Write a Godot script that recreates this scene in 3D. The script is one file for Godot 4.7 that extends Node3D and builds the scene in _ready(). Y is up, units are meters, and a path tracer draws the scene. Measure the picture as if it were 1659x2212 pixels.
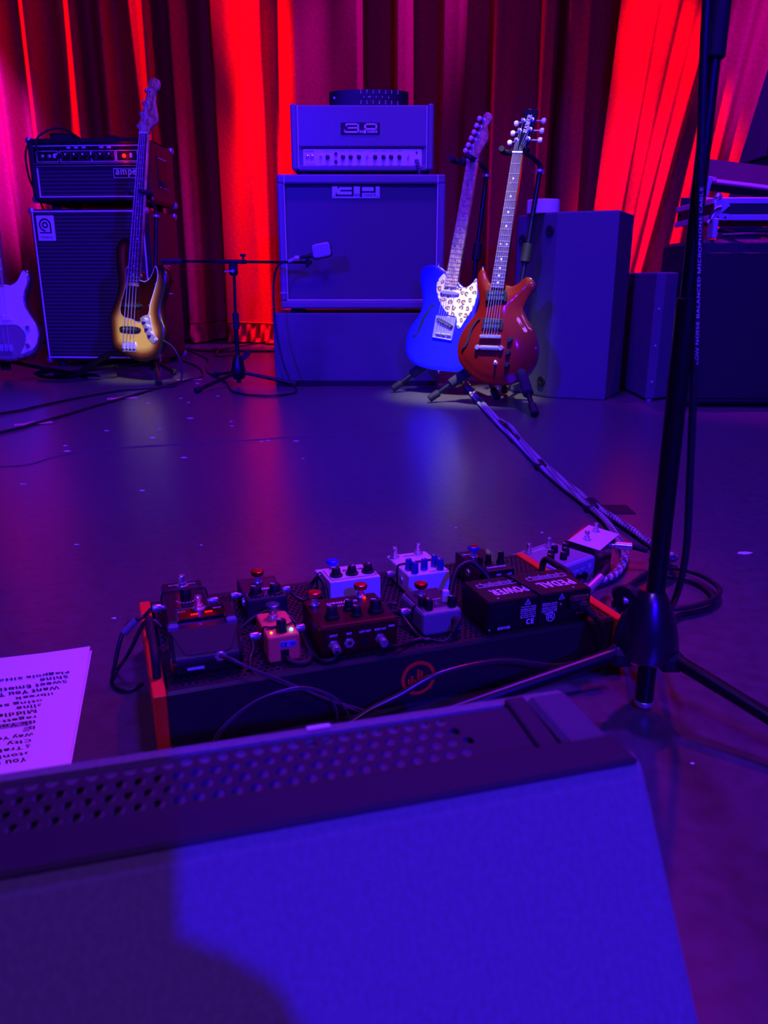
extends Node3D

const PI2 := TAU
var M := {}
var used := {}

# ---------- helpers ----------
func st() -> SurfaceTool:
	var s := SurfaceTool.new()
	s.begin(Mesh.PRIMITIVE_TRIANGLES)
	s.set_smooth_group(-1)
	return s

func tri(s: SurfaceTool, a: Vector3, b: Vector3, c: Vector3) -> void:
	s.add_vertex(a); s.add_vertex(c); s.add_vertex(b)

func quad(s: SurfaceTool, a: Vector3, b: Vector3, c: Vector3, d: Vector3) -> void:
	tri(s, a, b, c); tri(s, a, c, d)

func oq(s: SurfaceTool, ctr: Vector3, a: Vector3, b: Vector3, c: Vector3, d: Vector3) -> void:
	var n := (b - a).cross(c - a)
	if n.dot((a + b + c + d) / 4.0 - ctr) < 0: quad(s, d, c, b, a)
	else: quad(s, a, b, c, d)

func V(x: float, y: float, z: float) -> Vector3: return Vector3(x, y, z)
func at(p: Vector3, turn := 0.0) -> Transform3D: return Transform3D(Basis(Vector3.UP, turn), p)
func turned(p: Vector3, deg: Vector3) -> Transform3D: return Transform3D(Basis.from_euler(deg * PI / 180.0), p)

# chamfered box, centre c
func bx(s: SurfaceTool, c: Vector3, size: Vector3, ch := 0.002, xf := Transform3D()) -> SurfaceTool:
	s.set_smooth_group(-1)
	var h := size / 2.0
	ch = minf(ch, minf(h.x, minf(h.y, h.z)) * 0.9)
	var p := func(ax: int, sg: Array) -> Vector3:
		var v := Vector3.ZERO
		for k in 3: v[k] = sg[k] * (h[k] if k == ax else h[k] - ch)
		return xf * (c + v)
	var ctr := xf * c
	for ax in 3:
		var o1 := (ax + 1) % 3
		var o2 := (ax + 2) % 3
		for sg in [-1, 1]:
			var q := []
			for pr in [[-1, -1], [1, -1], [1, 1], [-1, 1]]:
				var g := [0, 0, 0]
				g[ax] = sg; g[o1] = pr[0]; g[o2] = pr[1]
				q.append(p.call(ax, g))
			oq(s, ctr, q[0], q[1], q[2], q[3])
		for s1 in [-1, 1]:
			for s2 in [-1, 1]:
				var g0 := [0, 0, 0]
				g0[o1] = s1; g0[o2] = s2; g0[ax] = -1
				var g1 := g0.duplicate()
				g1[ax] = 1
				oq(s, ctr, p.call(o1, g0), p.call(o1, g1), p.call(o2, g1), p.call(o2, g0))
	for a in [-1, 1]:
		for b in [-1, 1]:
			for d in [-1, 1]:
				var g := [a, b, d]
				var u: Vector3 = p.call(0, g)
				var v: Vector3 = p.call(1, g)
				var w: Vector3 = p.call(2, g)
				if (v - u).cross(w - u).dot(u + v + w - 3.0 * ctr) < 0: tri(s, u, w, v)
				else: tri(s, u, v, w)
	return s

# profile of (radius, height) pairs from the bottom outwards and up
func lathe(s: SurfaceTool, prof: Array, n := 16, xf := Transform3D()) -> SurfaceTool:
	var g := 1
	for i in prof.size() - 1:
		if i > 0:
			var d0: Vector2 = (prof[i] - prof[i - 1]).normalized()
			var d1: Vector2 = (prof[i + 1] - prof[i]).normalized()
			if d0.dot(d1) < 0.8: g += 1
		s.set_smooth_group(g)
		for j in n:
			var t0 := TAU * j / n
			var t1 := TAU * (j + 1) / n
			var a := xf * V(prof[i].x * cos(t0), prof[i].y, -prof[i].x * sin(t0))
			var b := xf * V(prof[i].x * cos(t1), prof[i].y, -prof[i].x * sin(t1))
			var c := xf * V(prof[i + 1].x * cos(t1), prof[i + 1].y, -prof[i + 1].x * sin(t1))
			var d := xf * V(prof[i + 1].x * cos(t0), prof[i + 1].y, -prof[i + 1].x * sin(t0))
			if prof[i].x > 1e-7: tri(s, a, b, c)
			if prof[i + 1].x > 1e-7: tri(s, a, c, d)
	s.set_smooth_group(-1)
	return s

func cyl(s: SurfaceTool, r: float, y0: float, y1: float, n := 16, xf := Transform3D(), ch := -1.0, r1 := -1.0) -> SurfaceTool:
	if r1 < 0: r1 = r
	if ch < 0: ch = minf(r, absf(y1 - y0)) * 0.12
	return lathe(s, [Vector2(0, y0), Vector2(r - ch, y0), Vector2(r, y0 + ch), Vector2(r1, y1 - ch), Vector2(r1 - ch, y1), Vector2(0, y1)], n, xf)

# a transform whose y axis runs from a to b
func along(a: Vector3, b: Vector3) -> Transform3D:
	var y := (b - a).normalized()
	var x := y.cross(Vector3.FORWARD if absf(y.z) < 0.9 else Vector3.RIGHT).normalized()
	return Transform3D(Basis(x, y, x.cross(y)), a)

func rod(s: SurfaceTool, a: Vector3, b: Vector3, r: float, n := 12, r1 := -1.0) -> SurfaceTool:
	return cyl(s, r, 0, a.distance_to(b), n, along(a, b), -1.0, r1)

func smooth(pts: Array, k := 6) -> Array:
	var o := []
	var n := pts.size()
	for i in n - 1:
		var p0 = pts[maxi(i - 1, 0)]
		var p3 = pts[mini(i + 2, n - 1)]
		for j in k: o.append(pts[i].cubic_interpolate(pts[i + 1], p0, p3, float(j) / k))
	o.append(pts[n - 1])
	return o

func smooth_loop(pts: Array, k := 4) -> Array:
	var o := []
	var n := pts.size()
	for i in n:
		for j in k: o.append(pts[i].cubic_interpolate(pts[(i + 1) % n], pts[(i + n - 1) % n], pts[(i + 2) % n], float(j) / k))
	return o

func tube(s: SurfaceTool, pts: Array, r: float, n := 8) -> SurfaceTool:
	var m := pts.size()
	var rings := []
	var nx := Vector3.ZERO
	for i in m:
		var t: Vector3 = (pts[mini(i + 1, m - 1)] - pts[maxi(i - 1, 0)]).normalized()
		if i == 0: nx = t.cross(Vector3.UP if absf(t.y) < 0.9 else Vector3.RIGHT).normalized()
		nx = (nx - t * nx.dot(t)).normalized()
		var ny := t.cross(nx)
		var ring := []
		for j in n: ring.append(pts[i] + (nx * cos(TAU * j / n) + ny * sin(TAU * j / n)) * r)
		rings.append(ring)
	s.set_smooth_group(1)
	for i in m - 1:
		for j in n: quad(s, rings[i][j], rings[i][(j + 1) % n], rings[i + 1][(j + 1) % n], rings[i + 1][j])
	s.set_smooth_group(-1)
	for j in range(1, n - 1):
		tri(s, rings[0][0], rings[0][j + 1], rings[0][j])
		tri(s, rings[m - 1][0], rings[m - 1][j], rings[m - 1][j + 1])
	return s

func mm(a: Array, k := 0.001) -> Array:
	var o := []
	for i in range(0, a.size(), 2): o.append(Vector2(a[i], a[i + 1]) * k)
	return o

func ccw(p: Array) -> Array:
	var area := 0.0
	for i in p.size(): area += p[i].cross(p[(i + 1) % p.size()])
	if area < 0:
		p = p.duplicate()
		p.reverse()
	return p

func inset(p: Array, d: float) -> Array:
	var o := []
	var n := p.size()
	for i in n:
		var a: Vector2 = (p[i] - p[(i + n - 1) % n]).normalized()
		var b: Vector2 = (p[(i + 1) % n] - p[i]).normalized()
		var na := Vector2(-a.y, a.x)
		var nb := Vector2(-b.y, b.x)
		var m := (na + nb)
		if m.length() < 0.2: m = na
		m = m.normalized()
		o.append(p[i] + m * d / maxf(m.dot(na), 0.5))
	return o

# outline swept from z0 (back) to z1 (front), edges rounded by bev
func prism(s: SurfaceTool, poly: Array, z0: float, z1: float, bev := 0.0, steps := 2, xf := Transform3D(), soft := true) -> SurfaceTool:
	poly = ccw(poly)
	var n := poly.size()
	var rings := []
	var zs := []
	if bev > 0:
		for k in steps + 1:
			var t := PI / 2 * k / steps
			rings.append(inset(poly, bev * (1 - sin(t)))); zs.append(z0 + bev * (1 - cos(t)))
		for k in steps + 1:
			var t := PI / 2 * k / steps
			rings.append(inset(poly, bev * (1 - cos(t)))); zs.append(z1 - bev * (1 - sin(t)))
	else:
		rings = [poly, poly]; zs = [z0, z1]
	s.set_smooth_group(1 if soft else -1)
	for r in rings.size() - 1:
		for i in n:
			var j := (i + 1) % n
			quad(s, xf * V(rings[r][i].x, rings[r][i].y, zs[r]), xf * V(rings[r][j].x, rings[r][j].y, zs[r]), xf * V(rings[r + 1][j].x, rings[r + 1][j].y, zs[r + 1]), xf * V(rings[r + 1][i].x, rings[r + 1][i].y, zs[r + 1]))
	s.set_smooth_group(-1)
	for e in [0, rings.size() - 1]:
		var pp := PackedVector2Array(rings[e])
		var ix := Geometry2D.triangulate_polygon(pp)
		for k in range(0, ix.size(), 3):
			var a := pp[ix[k]]
			var b := pp[ix[k + 1]]
			var c := pp[ix[k + 2]]
			var up := (b - a).cross(c - a) > 0
			if up == (e == 0):
				var w := b
				b = c; c = w
			tri(s, xf * V(a.x, a.y, zs[e]), xf * V(b.x, b.y, zs[e]), xf * V(c.x, c.y, zs[e]))
	return s

func edge_dist(p: Vector2, poly: Array) -> float:
	var d := 1e9
	for i in poly.size():
		d = minf(d, p.distance_squared_to(Geometry2D.get_closest_point_to_segment(p, poly[i], poly[(i + 1) % poly.size()])))
	return sqrt(d)

# a guitar body: flat back and sides, front whose height (and colour) depends on the distance from the outline
func carved(s: SurfaceTool, poly: Array, z0: float, zf: Callable, colf = null, cell := 0.011) -> SurfaceTool:
	poly = ccw(poly)
	var n := poly.size()
	var pts := PackedVector2Array(poly)
	var dist := []
	for q in poly: dist.append(0.0)
	var near := inset(poly, 0.004)
	for q in near:
		if Geometry2D.is_point_in_polygon(q, PackedVector2Array(poly)):
			pts.append(q); dist.append(edge_dist(q, poly))
	var lo: Vector2 = poly[0]
	var hi: Vector2 = poly[0]
	for q in poly:
		lo = lo.min(q); hi = hi.max(q)
	var packed := PackedVector2Array(poly)
	var row := 0
	var y := lo.y
	while y < hi.y:
		var x := lo.x + (cell / 2 if row % 2 else 0.0)
		while x < hi.x:
			var q := Vector2(x, y)
			if Geometry2D.is_point_in_polygon(q, packed):
				var d := edge_dist(q, poly)
				if d > 0.0075:
					pts.append(q); dist.append(d)
			x += cell
		y += cell * 0.87; row += 1
	var ix := Geometry2D.triangulate_delaunay(pts)
	s.set_smooth_group(2)
	for k in range(0, ix.size(), 3):
		var id := [ix[k], ix[k + 1], ix[k + 2]]
		var m := (pts[id[0]] + pts[id[1]] + pts[id[2]]) / 3.0
		if not Geometry2D.is_point_in_polygon(m, packed): continue
		if (pts[id[1]] - pts[id[0]]).cross(pts[id[2]] - pts[id[0]]) < 0: id = [id[0], id[2], id[1]]
		for w in [0, 2, 1]:
			var i: int = id[w]
			if colf != null: s.set_color(colf.call(dist[i], pts[i]))
			s.add_vertex(V(pts[i].x, pts[i].y, zf.call(dist[i])))
	var zt: float = zf.call(0.0)
	s.set_smooth_group(3)
	if colf != null: s.set_color(colf.call(0.0, Vector2.ZERO))
	var back := inset(poly, 0.005)
	for i in n:
		var j := (i + 1) % n
		quad(s, V(poly[i].x, poly[i].y, z0 + 0.005), V(poly[j].x, poly[j].y, z0 + 0.005), V(poly[j].x, poly[j].y, zt), V(poly[i].x, poly[i].y, zt))
		quad(s, V(back[i].x, back[i].y, z0), V(back[j].x, back[j].y, z0), V(poly[j].x, poly[j].y, z0 + 0.005), V(poly[i].x, poly[i].y, z0 + 0.005))
	s.set_smooth_group(-1)
	var bi := Geometry2D.triangulate_polygon(PackedVector2Array(back))
	for k in range(0, bi.size(), 3):
		var a: Vector2 = back[bi[k]]
		var b: Vector2 = back[bi[k + 1]]
		var c: Vector2 = back[bi[k + 2]]
		if (b - a).cross(c - a) > 0: tri(s, V(a.x, a.y, z0), V(c.x, c.y, z0), V(b.x, b.y, z0))
		else: tri(s, V(a.x, a.y, z0), V(b.x, b.y, z0), V(c.x, c.y, z0))
	return s

# sheet of round holes in staggered rows, lying in x and z, facing up
func perforated(s: SurfaceTool, w: float, d: float, pitch: float, r: float, skip = null) -> SurfaceTool:
	s.set_smooth_group(-1)
	var rows := int(d / pitch)
	var cols := int(w / pitch)
	for i in rows:
		for j in cols - (i % 2):
			var x := -cols * pitch / 2 + (j + 0.5 + 0.5 * (i % 2)) * pitch
			var z := -rows * pitch / 2 + (i + 0.5) * pitch
			var h := pitch / 2
			if skip != null and skip.call(x, z):
				quad(s, V(x - h, 0, z + h), V(x + h, 0, z + h), V(x + h, 0, z - h), V(x - h, 0, z - h))
				continue
			for k in 8:
				var o := []
				var n := []
				for q in [k, k + 1]:
					var t: float = TAU * q / 8.0
					var m := h / maxf(absf(cos(t)), absf(sin(t)))
					o.append(V(x + m * cos(t), 0, z - m * sin(t)))
					n.append(V(x + r * cos(t), 0, z - r * sin(t)))
				quad(s, n[0], o[0], o[1], n[1])
		if i % 2:
			for sd in [-1, 1]:
				var xa: float = sd * cols * pitch / 2
				var xb: float = sd * (cols * pitch / 2 - pitch / 2)
				var z := -rows * pitch / 2 + (i + 0.5) * pitch
				oq(s, V((xa + xb) / 2, -1, z), V(xa, 0, z - pitch / 2), V(xb, 0, z - pitch / 2), V(xb, 0, z + pitch / 2), V(xa, 0, z + pitch / 2))
	return s

func numbered(called: String) -> String:
	if not used.has(called):
		used[called] = 0
		return called
	used[called] += 1
	return "%s_%03d" % [called, used[called]]

func thing(called: String, label: String, category: String, xf := Transform3D(), group := "") -> Node3D:
	var o := Node3D.new()
	o.name = numbered(called)
	add_child(o)
	o.transform = xf
	tag(o, label, category, group)
	return o

func tag(o: Node3D, label: String, category: String, group := "") -> Node3D:
	o.set_meta("label", label)
	o.set_meta("category", category)
	if group: o.set_meta("group", group)
	return o

func obj(called: String, s, m: Material, parent: Node = self, xf := Transform3D()) -> MeshInstance3D:
	var o := MeshInstance3D.new()
	if s is SurfaceTool:
		s.generate_normals()
		s.index()
		o.mesh = s.commit()
	else: o.mesh = s
	o.material_override = m
	o.transform = xf
	o.name = numbered(called) if parent == self else called
	parent.add_child(o, true)
	return o

func struct(called: String, s, m: Material, parent: Node = self, xf := Transform3D()) -> MeshInstance3D:
	var o := obj(called, s, m, parent, xf)
	if parent == self: o.set_meta("kind", "structure")
	return o

# a copy of a part under the same or another parent
func again(o: MeshInstance3D, xf: Transform3D, parent: Node = null) -> MeshInstance3D:
	var c: MeshInstance3D = o.duplicate()
	c.transform = xf
	(parent if parent else o.get_parent()).add_child(c, true)
	return c

var fonts := {}
func lettering(parent: Node, text: String, m: Material, xf: Transform3D, w := 0.0, h := 0.0, face := "Droid Sans", bold := false, centre := true, depth := 0.0003) -> MeshInstance3D:
	var key := face + str(bold)
	if not fonts.has(key):
		var f := SystemFont.new()
		f.font_names = PackedStringArray([face])
		if bold: f.font_weight = 700
		fonts[key] = f
	var t := TextMesh.new()
	t.text = text
	t.font = fonts[key]
	t.font_size = 32
	t.pixel_size = 0.01
	t.depth = 0.05
	t.curve_step = 4.0
	t.horizontal_alignment = HORIZONTAL_ALIGNMENT_CENTER if centre else HORIZONTAL_ALIGNMENT_LEFT
	var bb := t.get_aabb()
	var sx := w / maxf(bb.size.x, 0.001)
	var sy := h / maxf(bb.size.y, 0.001)
	if w == 0: sx = sy
	if h == 0: sy = sx
	var o := MeshInstance3D.new()
	o.mesh = t
	o.material_override = m
	o.name = "lettering"
	o.transform = xf * Transform3D(Basis.from_scale(V(sx, sy, depth / 0.05)), V(0, -(bb.position.y + bb.size.y / 2) * sy, 0))
	parent.add_child(o, true)
	return o

func mk(c: Color, rough := 0.5, metal := 0.0, spec := 0.5) -> StandardMaterial3D:
	var m := StandardMaterial3D.new()
	m.albedo_color = c
	m.roughness = rough
	m.metallic = metal
	m.metallic_specular = spec
	return m

func noise_tex(freq: float, size := 256, kind := FastNoiseLite.TYPE_SIMPLEX_SMOOTH, ramp: Gradient = null, oct := 4, nrm := 0.0) -> NoiseTexture2D:
	var f := FastNoiseLite.new()
	f.seed = 7
	f.noise_type = kind
	f.frequency = freq
	f.fractal_octaves = oct
	var t := NoiseTexture2D.new()
	t.width = size; t.height = size
	t.seamless = true
	t.noise = f
	if ramp: t.color_ramp = ramp
	if nrm > 0:
		t.as_normal_map = true
		t.bump_strength = nrm
	return t

func ramp(cols: Array, offs: Array) -> Gradient:
	var g := Gradient.new()
	g.colors = PackedColorArray(cols)
	g.offsets = PackedFloat32Array(offs)
	return g

func tri_map(m: StandardMaterial3D, scale: float, tex: Texture2D = null, nrm: Texture2D = null, ns := 0.5) -> StandardMaterial3D:
	m.uv1_triplanar = true
	m.uv1_scale = Vector3.ONE * scale
	if tex: m.albedo_texture = tex
	if nrm:
		m.normal_enabled = true
		m.normal_texture = nrm
		m.normal_scale = ns
	return m

func gloss(m: StandardMaterial3D, k := 1.0, r := 0.08) -> StandardMaterial3D:
	m.clearcoat_enabled = true
	m.clearcoat = k
	m.clearcoat_roughness = r
	return m

func stripes(hor: bool) -> ImageTexture:
	var im := Image.create(64, 64, false, Image.FORMAT_RGB8)
	for y in 64:
		for x in 64:
			var a := 0.5 + 0.5 * sin(TAU * (y if hor else x) / 16.0)
			var b := 0.5 + 0.5 * sin(TAU * (x if hor else y) / 8.0)
			var v := 0.35 + 0.5 * a + 0.15 * b
			im.set_pixel(x, y, Color(v, v, v))
	return ImageTexture.create_from_image(im)

func braid_tex() -> ImageTexture:
	var im := Image.create(64, 64, false, Image.FORMAT_RGB8)
	for y in 64:
		for x in 64:
			var a := fposmod(x + y, 16.0) / 16.0
			var b := fposmod(x - y, 16.0) / 16.0
			var over := (int((x + y) / 16.0) + int((x - y + 64) / 16.0)) % 2 == 0
			var v := sin(PI * (a if over else b))
			var c := Color(0.3, 0.29, 0.32).lerp(Color(1, 1, 1), v) if over else Color(0.08, 0.08, 0.09).lerp(Color(0.5, 0.48, 0.5), v)
			im.set_pixel(x, y, c)
	return ImageTexture.create_from_image(im)

func weave() -> ImageTexture:
	var im := Image.create(64, 64, false, Image.FORMAT_RGB8)
	for y in 64:
		for x in 64:
			var k := (int(x / 8) + int(y / 8)) % 2
			var v := 0.55 + 0.4 * (1.0 if k else 0.35) * absf(sin(PI * (x if k else y) / 8.0))
			im.set_pixel(x, y, Color(v, v, v))
	return ImageTexture.create_from_image(im)

# ---------- camera and light ----------
func spot(called: String, p: Vector3, target: Vector3, col: Color, energy: float, angle: float, soft := 0.6, size := 0.05) -> void:
	# unseen stage lamp, placed for what it lights: housing, glowing lens, light
	var dir := (target - p).normalized()
	var xf := along(p, target)
	var s := st()
	lathe(s, [Vector2(0, -0.24), Vector2(0.05, -0.24), Vector2(0.085, -0.2), Vector2(0.09, -0.02), Vector2(0.09, 0.06), Vector2(0.084, 0.06), Vector2(0.082, -0.01), Vector2(0, -0.01)], 20, xf)
	var o := obj("unseen_stage_lamp", s, M.black_metal)
	tag(o, "black can-shaped stage lamp outside the view, " + called, "stage lamp")
	var g := st()
	cyl(g, 0.075, -0.006, 0.0, 20, xf)
	var e := StandardMaterial3D.new()
	e.albedo_color = Color(0.02, 0.02, 0.02)
	e.emission_enabled = true
	e.emission = col
	e.emission_energy_multiplier = 6.0
	obj("lamp_lens", g, e, o)
	var l := SpotLight3D.new()
	l.name = called.to_snake_case().replace(",", "") + "_light"
	add_child(l)
	l.position = p + dir * 0.01
	l.basis = Basis.looking_at(dir, Vector3.UP if absf(dir.y) < 0.95 else Vector3.RIGHT)
	l.light_color = col
	l.light_energy = energy
	l.spot_angle = angle
	l.spot_angle_attenuation = soft
	l.spot_range = 20.0
	l.spot_attenuation = 2.0
	l.light_size = size
	l.shadow_enabled = true

func setup_camera_and_light() -> void:
	var cam := Camera3D.new()
	cam.name = "camera"
	add_child(cam)
	cam.position = V(0, 0.43, 0)
	cam.rotation_degrees.x = -16.69
	cam.near = 0.02
	cam.far = 60.0
	var at_ := CameraAttributesPhysical.new()
	at_.frustum_focal_length = 18.13
	at_.frustum_focus_distance = 1.35
	at_.frustum_near = 0.02
	at_.frustum_far = 60.0
	at_.exposure_aperture = 7.0
	cam.attributes = at_
	cam.fov = 67.0
	cam.current = true
	var we := WorldEnvironment.new()
	we.name = "environment"
	var e := Environment.new()
	e.background_mode = Environment.BG_COLOR
	e.background_color = Color(0.01, 0.005, 0.02)
	e.tonemap_mode = Environment.TONE_MAPPER_LINEAR
	e.tonemap_exposure = 1.0
	e.sdfgi_enabled = true
	e.ssao_enabled = true
	e.ssil_enabled = true
	we.environment = e
	add_child(we)
	var blue := Color(0.12, 0.0, 1.0)
	var violet := Color(0.42, 0.08, 1.0)
	var red := Color(1.0, 0.12, 0.05)
	spot("blue wash from the front left", V(-2.7, 2.7, 3.0), V(0.25, 0.5, -3.2), blue, 60.0, 12.0, 0.5)
	spot("blue wash from the front right", V(1.1, 2.4, 3.2), V(-0.45, 0.5, -2.4), blue, 31.0, 32.0, 0.6)
	spot("blue wash on the bass stack from the right", V(2.2, 2.6, 2.6), V(-1.35, 0.65, -3.8), blue, 62.0, 8.5, 0.7)
	spot("violet wash from above", V(0.2, 4.3, -2.2), V(0.1, 0.0, -1.9), violet, 27.0, 52.0, 0.9, 0.2)
	spot("white front light on the guitars", V(0.3, 4.2, -1.5), V(0.31, 0.35, -2.88), Color(1.0, 0.97, 0.85), 48.0, 4.4, 0.9)
	spot("white front light on the bass", V(-0.3, 3.4, -0.6), V(-1.07, 0.2, -3.42), Color(1.0, 0.92, 0.72), 29.0, 2.8, 0.9)
	spot("lower red curtain light behind the microphone stand", V(-1.5, 4.2, -4.75), V(-0.74, 0.5, -5.55), red, 80.0, 6.0, 0.8)
	spot("upper red curtain light behind the microphone stand", V(-1.75, 4.2, -4.75), V(-0.74, 1.75, -5.55), red, 42.0, 7.0, 0.8)
	spot("lower red curtain light behind the tall speaker", V(1.15, 4.2, -4.6), V(1.58, 0.7, -5.35), red, 85.0, 7.0, 0.8)
	spot("upper red curtain light behind the tall speaker", V(0.72, 4.2, -4.4), V(1.73, 1.75, -5.35), red, 52.0, 7.5, 0.8)
	spot("red curtain light behind the bass stack", V(-3.6, 2.3, -4.95), V(-1.3, 1.4, -5.65), red, 9.0, 28.0, 0.6)
	spot("magenta curtain light on the left", V(-2.3, 4.2, -2.6), V(-2.65, 1.2, -5.6), Color(0.48, 0.0, 1.0), 230.0, 7.0, 0.9)
	spot("magenta light on the right", V(1.9, 4.2, -3.3), V(1.5, 0.65, -2.95), Color(0.8, 0.0, 1.0), 20.0, 9.0, 0.9)
	spot("blue side light on the right wall", V(2.05, 4.1, -2.2), V(2.5, 1.5, -5.8), Color(0.46, 0.02, 1.0), 80.0, 8.0, 0.9)
	spot("violet light on the middle of the curtain", V(1.6, 4.2, -4.75), V(-0.3, 1.5, -5.6), Color(0.5, 0.0, 1.0), 42.0, 13.0, 0.9)
	spot("red back light over the pedals", V(0.9, 4.2, -2.9), V(0.05, 0.0, -0.85), Color(1.0, 0.12, 0.06), 6.0, 8.0, 0.9)
	# added fill panel out of view over the hall, lifts the shaded sides
	var from := V(0.0, 4.2, 2.2)
	var b := Basis.looking_at(V(0, 0.2, -1.2) - from)
	var g := StandardMaterial3D.new()
	g.albedo_color = Color(0.02, 0.02, 0.02)
	g.emission_enabled = true
	g.emission = Color(0.55, 0.29, 1.0)
	g.emission_energy_multiplier = 1.0
	var pan := obj("added_fill_panel", bx(st(), V(0, 0, 0.03), V(1.24, 0.64, 0.05), 0.004), M.black_metal, self, Transform3D(b, from))
	tag(pan, "added fill light panel hanging over the hall outside the view", "stage lamp")
	obj("fill_panel_face", bx(st(), Vector3.ZERO, V(1.2, 0.6, 0.008), 0.001), g, pan)
	var al := AreaLight3D.new()
	al.name = "added_fill_panel_light"
	add_child(al)
	al.transform = Transform3D(b, from + b * V(0, 0, -0.012))
	al.area_size = Vector2(1.2, 0.6)
	al.light_color = Color(0.55, 0.29, 1.0)
	al.light_energy = 8.5
	al.area_range = 20.0
	al.shadow_enabled = true

func make_materials() -> void:
	M.black_metal = mk(Color(0.09, 0.09, 0.1), 0.35, 0.3)
	M.black = mk(Color(0.06, 0.06, 0.065), 0.55)
	M.rubber = mk(Color(0.08, 0.08, 0.085), 0.7)
	M.foam = mk(Color(0.2, 0.2, 0.22), 0.95, 0.0, 0.2)
	M.cable = mk(Color(0.1, 0.1, 0.11), 0.45)
	M.chrome = mk(Color(0.88, 0.88, 0.9), 0.26, 0.8)
	M.nickel = mk(Color(0.8, 0.79, 0.77), 0.34, 0.7)
	M.tolex = tri_map(mk(Color(0.12, 0.12, 0.13), 0.55), 14.0, null, noise_tex(0.06, 128, FastNoiseLite.TYPE_CELLULAR, null, 1, 3.0), 0.4)
	M.grey_tolex = tri_map(mk(Color(0.43, 0.43, 0.46), 0.6), 14.0, null, M.tolex.normal_texture, 0.25)
	M.piping = mk(Color(0.92, 0.92, 0.92), 0.4)
	M.white = mk(Color(0.93, 0.93, 0.92), 0.5)
	M.ink = mk(Color(0.04, 0.04, 0.05), 0.6)
	M.print_white = mk(Color(0.95, 0.95, 0.95), 0.6)
	M.velvet = tri_map(mk(Color(0.76, 0.09, 0.235), 0.9, 0.0, 0.15), 5.0, noise_tex(0.03, 256, FastNoiseLite.TYPE_SIMPLEX_SMOOTH, ramp([Color(0.86, 0.86, 0.86), Color(1, 1, 1)], [0.2, 0.8])), noise_tex(0.2, 256, FastNoiseLite.TYPE_SIMPLEX, null, 2, 2.0), 0.06)
	M.velvet.rim_enabled = true
	M.velvet.rim = 0.35
	M.velvet.rim_tint = 1.0
	M.floor = mk(Color(0.33, 0.32, 0.33), 0.29, 0.0, 0.55)
	M.floor.uv1_triplanar = true
	M.floor.uv1_world_triplanar = true
	M.floor.uv1_scale = V(1.2, 1.2, 1.2)
	M.floor.albedo_texture = noise_tex(0.06, 512, FastNoiseLite.TYPE_SIMPLEX_SMOOTH, ramp([Color(0.78, 0.78, 0.78), Color(0.92, 0.92, 0.92), Color(1, 1, 1)], [0.0, 0.5, 1.0]), 6)
	M.floor.normal_enabled = true
	M.floor.normal_texture = noise_tex(0.11, 512, FastNoiseLite.TYPE_SIMPLEX, null, 3, 2.0)
	M.floor.normal_scale = 0.04
	M.wall = mk(Color(0.42, 0.42, 0.46), 0.8)
	M.dark_wall = mk(Color(0.12, 0.12, 0.13), 0.9)

# ---------- the room ----------
func make_room() -> void:
	var fl := struct("floor", bx(st(), V(-0.4, -0.1, -3.06), V(7.2, 0.2, 6.68), 0.001), M.floor)
	var seam_path := smooth([V(-0.930, 0.0, -1.807), V(-0.863, 0.0, -1.834), V(-0.829, 0.0, -1.927), V(-0.736, 0.0, -2.017), V(-0.560, 0.0, -2.078), V(-0.399, 0.0, -2.124), V(-0.230, 0.0, -2.184), V(0.05, 0.0, -2.25)], 5)
	var ss := st()
	for k in seam_path.size() - 1:
		var a: Vector3 = seam_path[k]
		var b: Vector3 = seam_path[k + 1]
		quad(ss, a + V(0, 0.0002, 0.007), b + V(0, 0.0002, 0.007), b + V(0, 0.0022, 0), a + V(0, 0.0022, 0))
		quad(ss, a + V(0, 0.0022, 0), b + V(0, 0.0022, 0), b + V(0, 0.0002, -0.004), a + V(0, 0.0002, -0.004))
	struct("floor_seam", ss, M.floor, fl)
	struct("floor_hall", bx(st(), V(-0.4, -1.1, 4.2), V(7.2, 0.2, 8.0), 0.001), M.dark_wall)
	struct("wall_stage_front", bx(st(), V(-0.4, -0.62, 0.24), V(7.2, 0.84, 0.08), 0.001), M.dark_wall)
	struct("ceiling", bx(st(), V(-0.4, 4.6, 0.9), V(7.2, 0.2, 14.6), 0.001), M.dark_wall)
	struct("wall_back", bx(st(), V(-0.4, 2.25, -6.3), V(7.2, 4.5, 0.2), 0.001), M.dark_wall)
	struct("wall_front", bx(st(), V(-0.4, 1.7, 8.1), V(7.2, 5.8, 0.2), 0.001), M.dark_wall)
	struct("wall_left", bx(st(), V(-3.9, 1.7, 0.9), V(0.2, 5.8, 14.6), 0.001), M.dark_wall)
	var w := struct("wall_right", bx(st(), V(2.65, 1.7, 0.9), V(0.2, 5.8, 14.6), 0.001), M.wall)
	var seam := st()
	for y in [1.22, 2.44]: bx(seam, V(2.546, y, -4.5), V(0.012, 0.014, 3.4), 0.002)
	struct("panel_joint", seam, M.dark_wall, w)
	for z in [-5.55, -5.0]:
		struct("panel_joint", bx(st(), V(2.546, 1.2, z), V(0.012, 2.4, 0.014), 0.002), M.dark_wall, w)

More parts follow.
